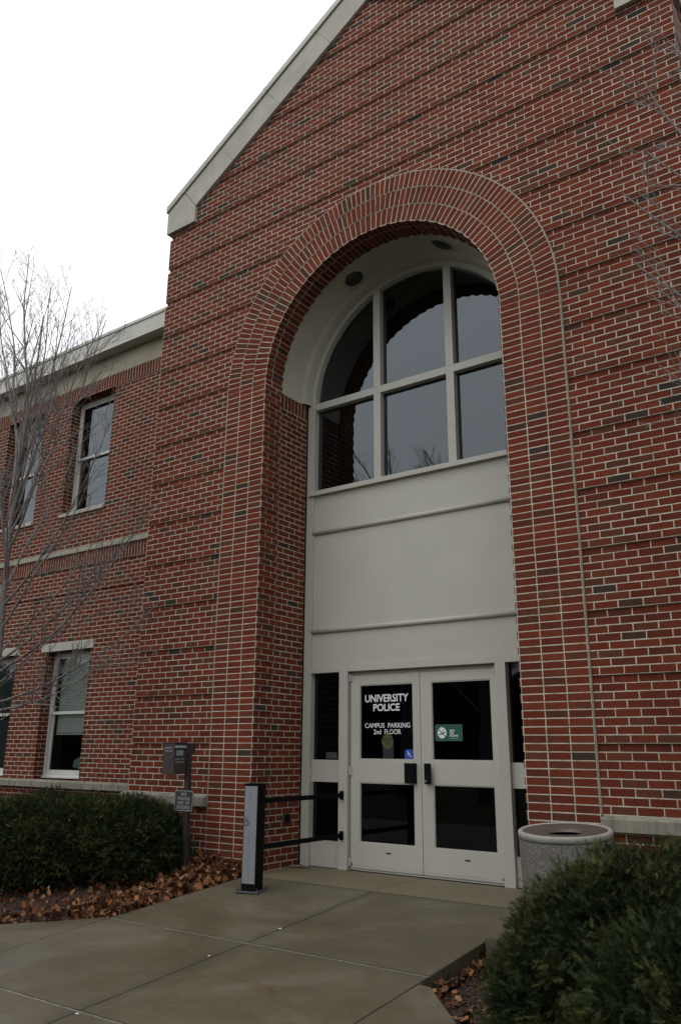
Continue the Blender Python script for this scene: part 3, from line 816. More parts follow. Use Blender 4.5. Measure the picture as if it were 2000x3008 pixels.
            if fl == 0:
                m2 = MB(); zz = h - .10; low = .68 if ci == 0 else .16
                m2.box(-wd + .03, wd - .03, .235, .275, h - .11, h - .06)
                while zz > low:
                    m2.face([(-wd + .06, .235, zz), (wd - .05, .235, zz), (wd - .05, .2505, zz + .0215), (-wd + .06, .2505, zz + .0215)]); zz -= .0235
                m2.box(-wd + .06, wd - .05, .24, .262, low - .02, low)
                m2.build("blind", M['blind'] if ci == 0 else simple("shut_blind", (.07, .10, .095), .6, .1, 8), wn)
                if ci == 0:
                    m2 = MB()
                    random.seed(5)
                    for k in range(16):
                        xx = -.1 + random.random() * .5; zz = .1 + random.random() * .28
                        m2.prism([(xx - .09, zz - .06), (xx + .1, zz - .09), (xx + .12 * random.random(), zz + .10), (xx - .06, zz + .05)], .34 + k * .012, .345 + k * .012)
                    m2.build("bagged_paper", M['box_paper'], wn)
            m2 = MB()
            if fl == 0: m2.box(-wd - .11, wd + .07, -.079, .19, h, h + .128); m2.build("stone_lintel", M['stone'], wn, bevel=.003)
            else: m2.prism_x([(.10, -.06), (-.105, -.06), (-.105, .0), (.10, .03)][::-1], -wd - .01, wd + .01); m2.build("window_sill", M['stone'], wn, bevel=.003)
wing(-1); wing(1)
# downpipe in the corner on the right side of the gable block
mb = MB(); mb.box(XC + .02, XC + .10, YW - .14, YW - .06, G, 7.0); part(mb, "downpipe", M['brown'], bevel=.01)

# ------------------------------------------------------------------ walk, beds, lawn
def xL(y):      # left edge of the concrete
    if y > -1.75: return -1.465
    t = -1.75 - y
    return -1.465 - .95 * t - .30 * min(t, 1.4) ** 2
def xR(y):
    if y > -1.87: return 1.585
    return 1.60 + (-1.87 - y) * .95
def slab_mesh():
    mb = MB(); g = .005
    rows = [(.86, -.12), (-.12, -1.80), (-1.80, -3.26), (-3.26, -4.75), (-4.75, -6.25), (-6.25, -7.8), (-7.8, -9.4)]
    ch = .006
    for ri, (ya, yb_) in enumerate(rows):
        cols_ = [(-1.465, .06), (.06, 1.585)]
        if ri == 0: cols_ = [(-1.535, .0), (.0, 1.535)]
        if ri == 1: cols_ = [(-1.465, .06), (.06, 1.585)]
        if ri >= 2:
            cols_ = [(-9.0, -4.6), (-4.6, -3.03), (-3.03, -1.465)] + cols_ + [(1.585, 3.12), (3.12, 4.65), (4.65, 9.0)]
        for xa, xb in cols_:
            y0, y1 = ya - g * (ri > 0), yb_ + g
            # cut the slab with the curved bed edges
            ny = 10 if ri >= 2 else 4
            L_, R2 = [], []
            for k in range(ny + 1):
                y = y0 + (y1 - y0) * k / ny
                l = xa + g if xa > -1.5 or ri < 2 else max(xa + g, xL(y)); r = xb - g if (xb < 1.6 and ri < 2) or xb < 1.5 else (min(xb - g, xR(y)) if ri >= 2 else xb - g)
                if ri in (1,): l = max(l, -1.465); 
                if r > l + .01: L_.append((l, y)); R2.append((r, y))
            if len(L_) < 2: continue
            n = len(L_)
            for k in range(n - 1):
                (l0, ya0), (l1, ya1), (r0, _), (r1, _) = L_[k], L_[k + 1], R2[k], R2[k + 1]
                mb.face([(l0, ya0, ramp_z(ya0)), (l1, ya1, ramp_z(ya1)), (r1, ya1, ramp_z(ya1)), (r0, ya0, ramp_z(ya0))])
                for (p, q) in (((l0, ya0), (l1, ya1)), ((r1, ya1), (r0, ya0))):
                    mb.face([(p[0], p[1], ramp_z(p[1])), (p[0], p[1], ramp_z(p[1]) - .14), (q[0], q[1], ramp_z(q[1]) - .14), (q[0], q[1], ramp_z(q[1]))])
            for k in (0, n - 1):
                (l, y), (r, _) = L_[k], R2[k]; z = ramp_z(y)
                mb.face([(l, y, z), (r, y, z), (r, y, z - .14), (l, y, z - .14)])
    # landing under the litter bin
    mb.box(1.595, 3.0, -1.02, -.005, G - .3, G - .035)
    return mb
o = slab_mesh().build("walkway", M['concrete']); tag(o, kind='structure')
wl = o.modifiers.new('weld', 'WELD'); wl.merge_threshold = .0005
b = o.modifiers.new('bevel', 'BEVEL'); b.width = .005; b.segments = 2; b.limit_method = 'ANGLE'; b.angle_limit = R_(50)
# joint filler lying 6 mm down in the joints
mb = MB()
for y in (-.12, -1.80, -3.26, -4.75, -6.25, -7.8):
    z = ramp_z(y) - .002
    xa, xb = (-1.46, 1.58) if y > -1.82 else (xL(y) + .02, xR(y) - .02)
    xs_ = [xa + (xb - xa) * k / 12 for k in range(13)]
    for a_, b_ in zip(xs_, xs_[1:]): mb.face([(a_, y - .012, z - .001), (b_, y - .012, z - .001), (b_, y + .012, z + .001), (a_, y + .012, z + .001)], mi=0 if y < -1 else 1)
for x in (-4.6, -3.03, -1.465, .06, 1.585, 3.12, 4.65):
    ys_ = [-.13 - k * .5 for k in range(19)] if abs(x - .06) < .01 else [-1.9 - k * .5 for k in range(15)]
    for a_, b_ in zip(ys_, ys_[1:]):
        if x < xL(b_) or x > xR(b_): continue
        mb.face([(x - .012, b_, ramp_z(b_) - .008), (x + .012, b_, ramp_z(b_) - .008), (x + .012, a_, ramp_z(a_) - .008), (x - .012, a_, ramp_z(a_) - .008)], mi=1)
mb.face([(-.012, -.11, G - .008), (.012, -.11, G - .008), (.012, .86, G - .008), (-.012, .86, G - .008)], mi=1)
o = mb.build("walkway_joint", [M['joint_sand'], M['joint_dark']]); tag(o, kind='structure')

def bed_z(x, y):
    z = ramp_z(y)
    if x < 0:
        base = z - .045
        d_edge = max(0, (xL(y) - x))
        # drift of leaves against the wall and the walk
        m = .13 * math.exp(-((x + 2.15) / .42) ** 2) * math.exp(-((y + .02) / .38) ** 2) + .03 * math.exp(-((d_edge - .3) / .35) ** 2)
        return base + m + .02 * noise.noise(Vector((x * 2.2, y * 2.2, 0)))
    return z - .085 + .02 * noise.noise(Vector((x * 2.2, y * 2.2, 4)))
# ground: one big sheet, fine near the building
def ground():
    vs, fs = [], []
    xs_ = [-120, -60, -30, -16] + [-13 + k * .25 for k in range(105)] + [16, 30, 60, 120]
    ys_ = [-150, -80, -40, -20, -14] + [-11 + k * .25 for k in range(52)] + [6, 20, 60]
    for y in ys_:
        for x in xs_:
            inside = xL(y) - .02 < x < xR(y) + .02 and y > -9.5
            z = bed_z(x, y) if -13 < x < 13.1 and -11 < y < 2 else ramp_z(y) - .06
            if inside: z = ramp_z(y) - .20
            vs.append((x, y, z))
    nx = len(xs_)
    for j in range(len(ys_) - 1):
        for i in range(nx - 1): fs.append((j * nx + i, j * nx + i + 1, (j + 1) * nx + i + 1, (j + 1) * nx + i))
    me = bpy.data.meshes.new("ground"); me.from_pydata(vs, [], fs)
    s = NT("ground_soil"); sp = s.n("ShaderNodeTexCoord"); s.tc = sp; xyz = s.n("ShaderNodeSeparateXYZ"); s.l(sp.outputs['Object'], xyz.inputs[0])
    far = s.math('MULTIPLY', s.math('SUBTRACT', -5.2, xyz.outputs[1]), 3.0, clamp=True)
    n1 = s.noise(30, 5, .7); c1 = s.ramp(n1, [(.3, (.020, .014, .011)), (.55, (.050, .032, .023)), (.75, (.085, .055, .04))])
    n2 = s.noise(3, 5, .6); c2 = s.ramp(n2, [(.3, (.030, .038, .014)), (.7, (.065, .065, .03))])
    s.set(s.mix(far, c1, c2), .95, spec=.2); s.bump(n1, .8, .02)
    me.materials.append(s.m); me.polygons.foreach_set('use_smooth', [True] * len(me.polygons))
    o = bpy.data.objects.new("ground", me); col.objects.link(o); tag(o, kind='structure')
ground()

# ------------------------------------------------------------------ numpy scatter meshes
rng = np.random.default_rng(11)
def np_mesh(name, V, F, shade, mat, parent=None, per=None):
    """V (n,3), F (m,k) faces; shade per vertex"""
    me = bpy.data.meshes.new(name); k = F.shape[1]
    me.vertices.add(len(V)); me.vertices.foreach_set('co', V.astype(np.float32).ravel())
    me.loops.add(F.size); me.loops.foreach_set('vertex_index', F.astype(np.int32).ravel())
    me.polygons.add(len(F)); me.polygons.foreach_set('loop_start', (np.arange(len(F)) * k).astype(np.int32))
    try: me.polygons.foreach_set('loop_total', np.full(len(F), k, dtype=np.int32))
    except Exception: pass
    me.update(calc_edges=True)
    if shade is not None:
        at = me.attributes.new("shade", 'FLOAT', 'POINT'); at.data.foreach_set('value', shade.astype(np.float32))
    me.materials.append(mat)
    o = bpy.data.objects.new(name, me); col.objects.link(o)
    if parent is not None: o.parent = parent
    return o
def frames(dirs, roll):
    d = dirs / np.linalg.norm(dirs, axis=1, keepdims=True)
    a = np.where(np.abs(d[:, 2:3]) < .9, np.array([[0, 0, 1.0]]), np.array([[1.0, 0, 0]]))
    x = np.cross(d, a); x /= np.linalg.norm(x, axis=1, keepdims=True); y = np.cross(d, x)
    c, s_ = np.cos(roll)[:, None], np.sin(roll)[:, None]
    return x * c + y * s_, d, -x * s_ + y * c          # side, forward, normal
def scatter(tv, tf, pos, dirs, roll, scl):
    """instances of a template (tv in side/forward/normal axes) baked to one mesh"""
    S, Fw, N = frames(dirs, roll); n = len(pos)
    V = pos[:, None, :] + scl[:, None, None] * (tv[None, :, 0:1] * S[:, None, :] + tv[None, :, 1:2] * Fw[:, None, :] + tv[None, :, 2:3] * N[:, None, :])
    F = tf[None, :, :] + (np.arange(n) * len(tv))[:, None, None]
    return V.reshape(-1, 3), F.reshape(-1, tf.shape[1])

def sprig(n_pair, L, nl, nw):
    v, f = [], []
    def tri(a, b, c): i = len(v); v.extend([a, b, c]); f.append((i, i + 1, i + 2))
    tri((-.0012, 0, 0), (.0012, 0, 0), (0, L, .0)); 
    for i in range(n_pair):
        t = (i + .5) / n_pair; y = L * (.08 + .9 * t); ln = nl * (1 - .45 * t ** 3) * random.uniform(.85, 1.1)
        for sx in (-1, 1):
            lift = random.uniform(-.15, .45); ang = R_(random.uniform(38, 62) * (1 - .5 * t))
            dx, dy, dz = sx * math.sin(ang) * ln, math.cos(ang) * ln, lift * ln
            tri((0, y - nw / 2, 0), (0, y + nw / 2, .0), (dx, y + dy, dz))
    return np.array(v), np.array(f)

def yew(name, label, lobes, n_shoot, L, nl, nw, seed, npair=11, group=None, cull=None):
    rg = np.random.default_rng(seed); random.seed(seed)
    root = empty(name, (lobes[0][0], lobes[0][1], bed_z(lobes[0][0], lobes[0][1]) if True else 0))
    tag(root, label, "shrub", group)
    org = np.array(root.location)
    C = np.array([l[:3] for l in lobes], float); Rr = np.array([l[3:6] for l in lobes], float)
    area = (Rr[:, 0] * Rr[:, 1] + Rr[:, 1] * Rr[:, 2] + Rr[:, 0] * Rr[:, 2]); pr = area / area.sum()
    idx = rg.choice(len(C), size=n_shoot * 4, p=pr)
    u = rg.normal(size=(len(idx), 3)); u /= np.linalg.norm(u, axis=1, keepdims=True)
    keep = u[:, 2] > -.55; idx, u = idx[keep], u[keep]
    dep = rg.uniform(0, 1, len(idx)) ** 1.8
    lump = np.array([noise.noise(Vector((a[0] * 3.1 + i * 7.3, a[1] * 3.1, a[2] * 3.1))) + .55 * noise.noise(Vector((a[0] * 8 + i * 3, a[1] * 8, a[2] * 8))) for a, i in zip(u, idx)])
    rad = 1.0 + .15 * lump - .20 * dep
    P = C[idx] + u * Rr[idx] * rad[:, None]
    # drop what lies deep inside another lobe
    ins = np.zeros(len(P), bool)
    for c_, r_ in zip(C, Rr):
        q = (P - c_) / r_; ins |= (np.sum(q * q, axis=1) < .62)
    ok = ~ins
    if cull is not None: ok &= cull(P)
    zg = np.array([bed_z(p[0], p[1]) + .04 for p in P]); ok &= P[:, 2] > zg
    P, idx, u, dep, lump = P[ok][:n_shoot], idx[ok][:n_shoot], u[ok][:n_shoot], dep[ok][:n_shoot], lump[ok][:n_shoot]
    nrm = u / Rr[idx]; nrm /= np.linalg.norm(nrm, axis=1, keepdims=True)
    Vs, Fs, Sh, base = [], [], [], 0
    temps = [sprig(npair, L, nl, nw) for _ in range(5)]
    for k in range(5):          # five side sprigs on every shoot
        tv, tf = temps[k]
        d = nrm * 1.0 + np.array([0, 0, .12]) + rg.normal(size=P.shape) * (.55 if k == 0 else 1.05)
        pos = P + (nrm * (-.035) if k else nrm * .02) + rg.normal(size=P.shape) * .012
        sc_ = rg.uniform(.7, 1.25, len(P)) * (1.05 if k == 0 else .92)
        V, F = scatter(tv, tf, pos, d, rg.uniform(0, 6.28, len(P)), sc_)
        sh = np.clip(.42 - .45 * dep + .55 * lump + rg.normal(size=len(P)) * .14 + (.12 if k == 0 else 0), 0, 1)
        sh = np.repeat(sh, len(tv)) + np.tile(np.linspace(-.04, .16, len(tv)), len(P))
        Vs.append(V); Fs.append(F + base); Sh.append(np.clip(sh, 0, 1)); base += len(V)
    V = np.concatenate(Vs) - org
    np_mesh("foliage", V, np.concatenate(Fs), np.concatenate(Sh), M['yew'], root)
    # solid near-black core: stops see-through, inner shade put into its colour
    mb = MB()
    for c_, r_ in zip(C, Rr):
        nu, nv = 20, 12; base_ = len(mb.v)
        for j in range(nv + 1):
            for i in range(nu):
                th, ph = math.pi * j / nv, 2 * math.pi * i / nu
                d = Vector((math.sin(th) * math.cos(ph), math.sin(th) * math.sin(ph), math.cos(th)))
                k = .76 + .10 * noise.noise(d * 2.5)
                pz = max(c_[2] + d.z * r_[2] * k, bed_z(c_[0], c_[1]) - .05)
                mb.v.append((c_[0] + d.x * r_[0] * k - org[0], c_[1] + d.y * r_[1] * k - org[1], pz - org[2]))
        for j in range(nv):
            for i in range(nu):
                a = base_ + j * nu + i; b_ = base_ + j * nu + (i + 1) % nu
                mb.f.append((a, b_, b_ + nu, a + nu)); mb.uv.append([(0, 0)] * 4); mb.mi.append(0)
    mb.build("dark_core", M['yew_core'], root, smooth=True)
    return root

# right-hand yew, large in front of the camera
yew("yew_shrub", "big dark green yew filling the lower right corner, in front of the litter bin",
    [(3.24, -2.38, -.49, .68, .62, .50), (3.98, -2.25, -.42, .75, .70, .50), (2.92, -2.48, -.74, .56, .53, .42), (2.76, -2.02, -.60, .50, .44, .40), (3.80, -3.05, -.58, .75, .62, .50), (4.6, -2.6, -.40, .8, .8, .52), (3.38, -2.92, -.82, .55, .50, .38), (3.45, -3.35, -.88, .42, .40, .34)],
    19000, .043, .019, .0032, 5)
# left-hand yews under the windows
yew("yew_shrub", "dark green yew beside the brown signpost, left of the entrance",
    [(-2.72, -.60, -.50, .66, .60, .46), (-3.15, -.75, -.46, .55, .55, .42)], 8500, .046, .021, .0038, 6, 9, "yews under the windows of the left wing")
yew("yew_shrub", "dark green yew at the left edge, under the ground floor window",
    [(-3.75, -1.15, -.52, .80, .72, .46), (-4.55, -1.3, -.50, .7, .7, .45), (-3.3, -1.25, -.62, .50, .55, .38), (-5.3, -1.3, -.5, .7, .7, .45), (-4.2, -.5, -.42, .8, .6, .40)], 13000, .046, .021, .0038, 8, 9, "yews under the windows of the left wing")

# ---- leaves
def leaf_template(kind):
    # lobed outline as a fan of triangles, curled
    n = 10; v = [(0, .35, .0)]; f = []
    for i in range(n):
        a = 2 * math.pi * i / n - math.pi / 2; r = .5 * (1.0 if i % 2 == 0 else (.55 if kind == 0 else .8))
        x, y = r * math.cos(a) * .8, .4 + r * math.sin(a)
        v.append((x, y, (.55 if kind == 0 else .35) * x * x + .25 * (y - .4) ** 2 * (1 if kind else -1) + random.uniform(-.04, .06)))
    for i in range(n): f.append((0, 1 + i, 1 + (i + 1) % n))
    return np.array(v), np.array(f)
random.seed(3)
def leaves(name, pos, size, tilt, shade_mu, seed):
    rg = np.random.default_rng(seed); Vs, Fs, Sh, base = [], [], [], 0
    n = len(pos); kinds = rg.integers(0, 4, n); T4 = [leaf_template(k % 2) for k in range(4)]
    for k in range(4):
        P = pos[kinds == k]; m = len(P)
        if not m: continue
        d = rg.normal(size=(m, 3)); d[:, 2] *= tilt; S, Fw, N = frames(d, rg.normal(size=m) * .6)
        tv, tf = T4[k]
        # keep leaves lying mostly flat: roll so the normal is near up
        sgn = np.where(N[:, 2:3] < 0, -1, 1); az = rg.uniform(0, 6.28, m)
        V, F = scatter(tv, tf, P, np.stack([np.cos(az), np.sin(az), rg.normal(size=m) * tilt], 1), np.pi * rg.integers(0, 2, m) + rg.normal(size=m) * tilt * 1.4 + 0.0, size * rg.uniform(.45, 1.45, m))
        sh = np.clip(rg.normal(size=m) * .30 + shade_mu, 0, 1)
        Vs.append(V); Fs.append(F + base); Sh.append(np.repeat(sh, len(tv))); base += len(V)
    o = np_mesh(name, np.concatenate(Vs), np.concatenate(Fs), np.concatenate(Sh), M['leaf'])
    return o
def pick(n, xr, yr, fn, seed, lift=.012):
    rg = np.random.default_rng(seed); out = []
    while len(out) < n:
        x = rg.uniform(*xr); y = rg.uniform(*yr)
        if rg.uniform() < fn(x, y): out.append((x, y, bed_z(x, y) + rg.uniform(0, lift)))
    return np.array(out)
def dens_left(x, y):
    e = xL(y) - x
    if e < .015 or y > -.03: return 0
    drift = math.exp(-((x + 2.0) / .5) ** 2) * math.exp(-((y + .1) / .45) ** 2)
    return min(1, .95 * math.exp(-((e - .15) / .34) ** 2) * (1 if y > -1.9 else .32) + drift + .06)
o = leaves("leaf_litter", np.concatenate([pick(3700, (-4.4, -1.46), (-3.4, -.02), dens_left, 21, .07), np.array([(-3.1, -1.42, -.33), (-2.5, -1.02, -.42), (-2.35, -.85, -.28), (-2.28, -.95, -.5), (-3.6, -1.78, -.62), (-2.9, -1.2, -.2)])]), .058, .95, .38, 22)
tag(o, "brown and tan fallen leaves drifted along the left bed and brick wall", "leaves", kind='stuff')
def dens_right(x, y):
    e = x - xR(y)
    if e < .02: return 0
    return .9 * math.exp(-(e / .16) ** 2) + .06
o = leaves("leaf_litter", pick(380, (1.6, 4.2), (-4.0, -1.1), dens_right, 31, .03), .056, .8, .42, 32)
tag(o, "scattered dry leaves on the bark mulch of the right bed", "leaves", kind='stuff')
# ---- bark mulch
def chips(name, pos, seed, sz):
    rg = np.random.default_rng(seed); n = len(pos)
    tv = np.array([(-.11, -.5, 0), (.14, -.42, 0), (.10, .5, .02), (-.12, .42, .03), (-.08, -.4, .09), (.10, -.36, .08), (.07, .42, .10), (-.09, .36, .11)])
    tf = np.array([(4, 5, 6, 7), (0, 1, 5, 4), (1, 2, 6, 5), (2, 3, 7, 6), (3, 0, 4, 7)])
    az = rg.uniform(0, 6.28, n)
    V, F = scatter(tv, tf, pos, np.stack([np.cos(az), np.sin(az), rg.normal(size=n) * .25], 1), rg.normal(size=n) * .5 + np.pi * 0, sz * rg.uniform(.4, 1.3, n))
    sh = np.clip(rg.normal(size=n) * .22 + .40, 0, .9); sh[rg.uniform(size=n) < .02] = 1
    return np_mesh(name, V, F, np.repeat(sh, len(tv)), M['chip'])
o = chips("bark_mulch", pick(9000, (1.6, 4.4), (-4.6, -1.1), lambda x, y: 1 if x > xR(y) + .012 else 0, 41, .02), 42, .034)
tag(o, "dark bark mulch covering the bed at the lower right", "mulch", kind='stuff')
o = chips("bark_mulch", pick(6000, (-4.6, -1.47), (-3.6, -.03), lambda x, y: 1 if x < xL(y) - .012 else 0, 51, .02), 52, .032)
tag(o, "dark bark mulch under the leaves of the left bed", "mulch", kind='stuff')

# ------------------------------------------------------------------ bollard with guard rails
BX, BY = -.972, -.582; bz = ramp_z(BY)
bo = tag(empty("push_plate_bollard", (BX, BY, bz), None, R_(14)), "square black bollard with silver push plate and wheelchair symbol, railed to the door frame", "bollard")
h = .166 - bz
mb = MB()
mb.box(-.075, .075, -.075, .075, .012, h - .012); mb.box(-.079, .079, -.079, .079, h - .012, h)
mb.build("post_body", M['black'], bo, bevel=.004, seg=2)
mb = MB(); mb.box(-.118, .118, -.112, .112, -.004, .012); 
mb.build("base_plate", M['galv'], bo, bevel=.003)
for sx in (-1, 1):
    for sy in (-1, 1):
        mb = MB(); mb.tube([(sx * .1, sy * .094, .01), (sx * .1, sy * .094, .038)], .006, 8); mb.tube([(sx * .1, sy * .094, .012), (sx * .1, sy * .094, .024)], .012, 6); mb.build("anchor_bolt", M['galv'], bo)
mb = MB()
zb_, zt_ = .075, h - .024
n = 8
for (xa, xb) in ((-.066, -.002), (.000, .064)):      # two halves of the long actuator, slightly bowed
    for k in range(n):
        t0, t1 = k / n, (k + 1) / n; f_ = lambda x: -.079 - .010 * (1 - (x / .066) ** 2)
        a_, b_ = xa + (xb - xa) * t0, xa + (xb - xa) * t1
        mb.face([(a_, f_(a_), zb_), (b_, f_(b_), zb_), (b_, f_(b_), zt_), (a_, f_(a_), zt_)])
    mb.face([(xa, -.074, zt_), (xa, f_(xa), zt_), (xb, f_(xb), zt_), (xb, -.074, zt_)][::-1])
    for x in (xa, xb): mb.face([(x, -.074, zb_), (x, f_(x), zb_), (x, f_(x), zt_), (x, -.074, zt_)])
pp = mb.build("push_plate", M['alu'], bo)
mb = MB(); wheelchair(mb, -.036, .655 - .04, .085, -.0905, .007, 0, -.0005); mb.build("wheelchair_symbol", M['blue_sym'], pp)
# two flat guard rails, from the back of the bollard to the door post
rot = Matrix.Rotation(-R_(14), 3, 'Z')
def tl(x, y, z): v = rot @ Vector((x - BX, y - BY, z - bz)); return v
for zc in (.004, -.405):
    mb = MB()
    pa, pb = (-.955, -.53), (-.968, YF - .015); hh = .023
    q = []
    for (x, y) in (pa, pb):
        for dx, dz in ((-.005, -hh), (.005, -hh), (.005, hh), (-.005, hh)): q.append(tl(x + dx, y, zc + dz))
    for f_ in ((0, 1, 5, 4), (1, 2, 6, 5), (2, 3, 7, 6), (3, 0, 4, 7), (0, 3, 2, 1), (4, 5, 6, 7)): mb.face([q[i] for i in f_])
    rl = mb.build("guard_rail", M['black'], bo)
    mb = MB(); q = []
    for y in (YF - .030, YF - .0045):
        for dx, dz in ((-.020, -.044), (.020, -.044), (.020, .044), (-.020, .044)): q.append(tl(pb[0] + dx, y, zc + dz))
    for f_ in ((0, 1, 2, 3), (0, 4, 5, 1), (1, 5, 6, 2), (2, 6, 7, 3), (3, 7, 4, 0)): mb.face([q[i] for i in f_])
    mb.build("bracket", M['black'], rl)

# ------------------------------------------------------------------ signpost with deposit box
PX, PY = -2.080, -.362; pz = bed_z(PX, PY) - .04
sp = tag(empty("parking_signpost", (PX, PY, pz)), "dark brown post carrying a parking fine deposit box and a small bike parking sign", "signpost")
Z = lambda z: z - pz; X = lambda x: x - PX; Y = lambda y: y - PY
mb = MB(); mb.box(-.028, .028, -.028, .028, -.1, Z(.535)); po = mb.build("pole", M['brown'], sp, bevel=.006, seg=2); po.rotation_euler = (0, -.034, 0)
mb = MB()
bx0, bx1, by0, by1, bz0, bz1 = X(-2.255), X(-2.088), Y(-.60), Y(-.415), Z(.222), Z(.534)
mb.box(bx0, bx1, by0, by1, bz0, bz1); mb.box(bx0 - .003, bx1 + .006, by0 - .004, by1, bz1, bz1 + .008)
box = mb.build("deposit_box", M['brown_lit'], sp, bevel=.004)
mb = MB()
def fit(txt, size, c, wdt, z, y, axis='y', mb=None):
    t = text_mb(txt, size, 0, 0, 0); xs_ = [v[0] for v in t.v]; k = wdt / (max(xs_) - min(xs_)); mid = (max(xs_) + min(xs_)) / 2
    return text_mb(txt, size, c - mid * k, z, y, k, .0004, axis=axis, mb=mb)
fit("PARKING  FINE", .017, (bx0 + bx1) / 2 - .005, .105, bz1 - .052, by0 - .0015, mb=mb); fit("DEPOSIT  BOX", .017, (bx0 + bx1) / 2 - .005, .105, bz1 - .084, by0 - .0015, mb=mb)
mb.build("box_lettering", M['sign_ink'], box); mb = MB()
fit("PARKING  FINE", .019, (by0 + by1) / 2 - .012, .118, bz1 - .165, bx1 + .0015, 'x', mb); fit("DEPOSIT  BOX", .019, (by0 + by1) / 2 - .012, .118, bz1 - .195, bx1 + .0015, 'x', mb)
mb.build("box_lettering", M['sign_ink'], box)
mb = MB(); yy0, yy1 = by0 + .008, by1 - .035
mb.prism([(0, 0)] * 0 or [(bx1, bz1 - .045), (bx1 + .022, bz1 - .050), (bx1 + .020, bz1 - .032), (bx1, bz1 - .022)], yy0, yy1)
mb.build("slot_hood", M['pale_label'], box, bevel=.001)
mb = MB(); mb.face([(bx1 + .0015, yy0 + .02, bz1 - .125), (bx1 + .0015, yy1 - .022, bz1 - .125), (bx1 + .0015, yy1 - .022, bz1 - .068), (bx1 + .0015, yy0 + .02, bz1 - .068)])
mb.build("faded_label", M['pale_label'], box)
mb = MB(); mb.tube([(bx1 - .045, by0 - .012, bz1 - .145), (bx1 - .045, by0 + .002, bz1 - .145)], .009, 12); mb.build("lock", M['chrome'], box)
mb = MB(); mb.box(X(-2.165), X(-2.085), Y(-.413), Y(-.30), Z(.425), Z(.532)); mb.build("mounting_bracket", M['brown'], sp, bevel=.003)
# bike sign
cx, cz, sy = X(-2.118), Z(-.044), Y(-.398)
mb = MB()
mb.prism(rrect(cx, cz, .278, .212, .024), sy, sy + .004)
sg = mb.build("bike_sign", M['brown_lit'], sp)
mb = MB(); outer, inner = rrect(cx, cz, .266, .200, .020), rrect(cx, cz, .254, .188, .016)
for k in range(len(outer)):
    k2 = (k + 1) % len(outer); mb.face([(outer[k][0], sy - .0012, outer[k][1]), (outer[k2][0], sy - .0012, outer[k2][1]), (inner[k2][0], sy - .0012, inner[k2][1]), (inner[k][0], sy - .0012, inner[k][1])])
for i, (t, wd_) in enumerate((("BIKE", .085), ("PARKING", .178), ("EAST  OF", .168), ("BUILDING", .188))): fit(t, .044, cx, wd_, cz + .050 - .043 * i, sy - .0014, mb=mb)
mb.build("sign_lettering", M['sign_ink'], sg)
for zz in (.092, -.092):
    mb = MB(); mb.tube([(cx + .012, sy - .005, cz + zz), (cx + .012, sy + .001, cz + zz)], .006, 8); mb.build("sign_bolt", M['chrome'], sg)

# ------------------------------------------------------------------ litter bin
TX, TY, TR = 2.305, -1.18, .305; tz = ramp_z(TY) - .02; th = -.016 - tz
tb = tag(empty("litter_bin", (TX, TY + .03, tz)), "round exposed aggregate litter bin with brown funnel lid beside the doors", "litter bin")
mb = MB(); mb.lathe([(.0, .0), (TR - .01, .0), (TR - .001, .02), (TR - .001, th - .049), (TR - .008, th - .044)], 0, 0, 80); mb.build("bin_body", M['aggregate'], tb, smooth=True)
mb = MB(); mb.lathe([(TR - .008, th - .043), (TR + .0, th - .041), (TR + .001, th - .012), (TR - .003, th - .004), (TR - .010, th), (TR - .026, th - .001), (TR - .031, th - .008), (TR - .032, th - .04)], 0, 0, 80); mb.build("concrete_rim", M['rim'], tb, smooth=True)
mb = MB(); mb.lathe([(TR - .033, th - .02), (TR - .036, th - .004), (TR - .05, th - .003), (.165, th - .008), (.135, th - .014), (.112, th - .026), (.108, th - .034)], 0, 0, 64)
ld = mb.build("funnel_lid", M['lid'], tb, smooth=True)
mb = MB(); mb.lathe([(.0, th - .055), (.13, th - .050), (.20, th - .3)], 0, 0, 32); mb.build("dark_hole_cap", M['black'], tb)  # black cap closing the funnel hole, shade inside put into its colour
tb.rotation_euler = (.082, 0, 0)      # it stands square on the sloping slab
for a in (-52, -38):
    mb = MB(); x, y = .215 * math.cos(R_(a)), .215 * math.sin(R_(a)); mb.lathe([(.010, th - .02), (.008, th - .008), (0, th - .006)], x, y, 10); mb.build("rivet", M['chrome'], ld)

# ------------------------------------------------------------------ small litter
def bit(name, x, y, L_, r, rz, mat, label, cat, group=None, dz=0):
    z = (ramp_z(y) if xL(y) < x < xR(y) else bed_z(x, y) + .03) + r + .001 + dz
    mb = MB(); mb.tube([(-L_ / 2, 0, 0), (L_ / 2, 0, 0)], r, 8); o = mb.build(name, mat); o.location = (x, y, z); o.rotation_euler = (0, 0, R_(rz)); tag(o, label, cat, group); return o
bit("cigarette_butt", .060, -1.42, .024, .0040, 40, M['litter_white'], "white cigarette butt on the long joint beyond the crossing", "cigarette butt", "cigarette butts on the walkway")
bit("cigarette_butt", .035, -2.16, .018, .0034, 10, M['litter_white'], "cigarette butt on the long joint nearer than the first crossing", "cigarette butt", "cigarette butts on the walkway")
bit("cigarette_butt", .10, -3.30, .022, .0040, 20, M['litter_white'], "white cigarette butt beside the nearest joint crossing, bottom left", "cigarette butt", "cigarette butts on the walkway")
mb = MB(); random.seed(2)
pts = [(-.13, -.03), (.02, -.045), (.14, .0), (.10, .05), (-.05, .045)]
mb.face([(x, y, .004 + .012 * abs(math.sin(x * 30))) for x, y in pts]); mb.face([(x * .6 - .02, y * .7 + .005, .018 + .006 * math.cos(y * 60)) for x, y in pts])
o = mb.build("paper_scrap", M['litter_pink']); o.location = (-1.44, .70, G + .002); tag(o, "crumpled pink and white paper scrap at the foot of the left reveal", "paper scrap")
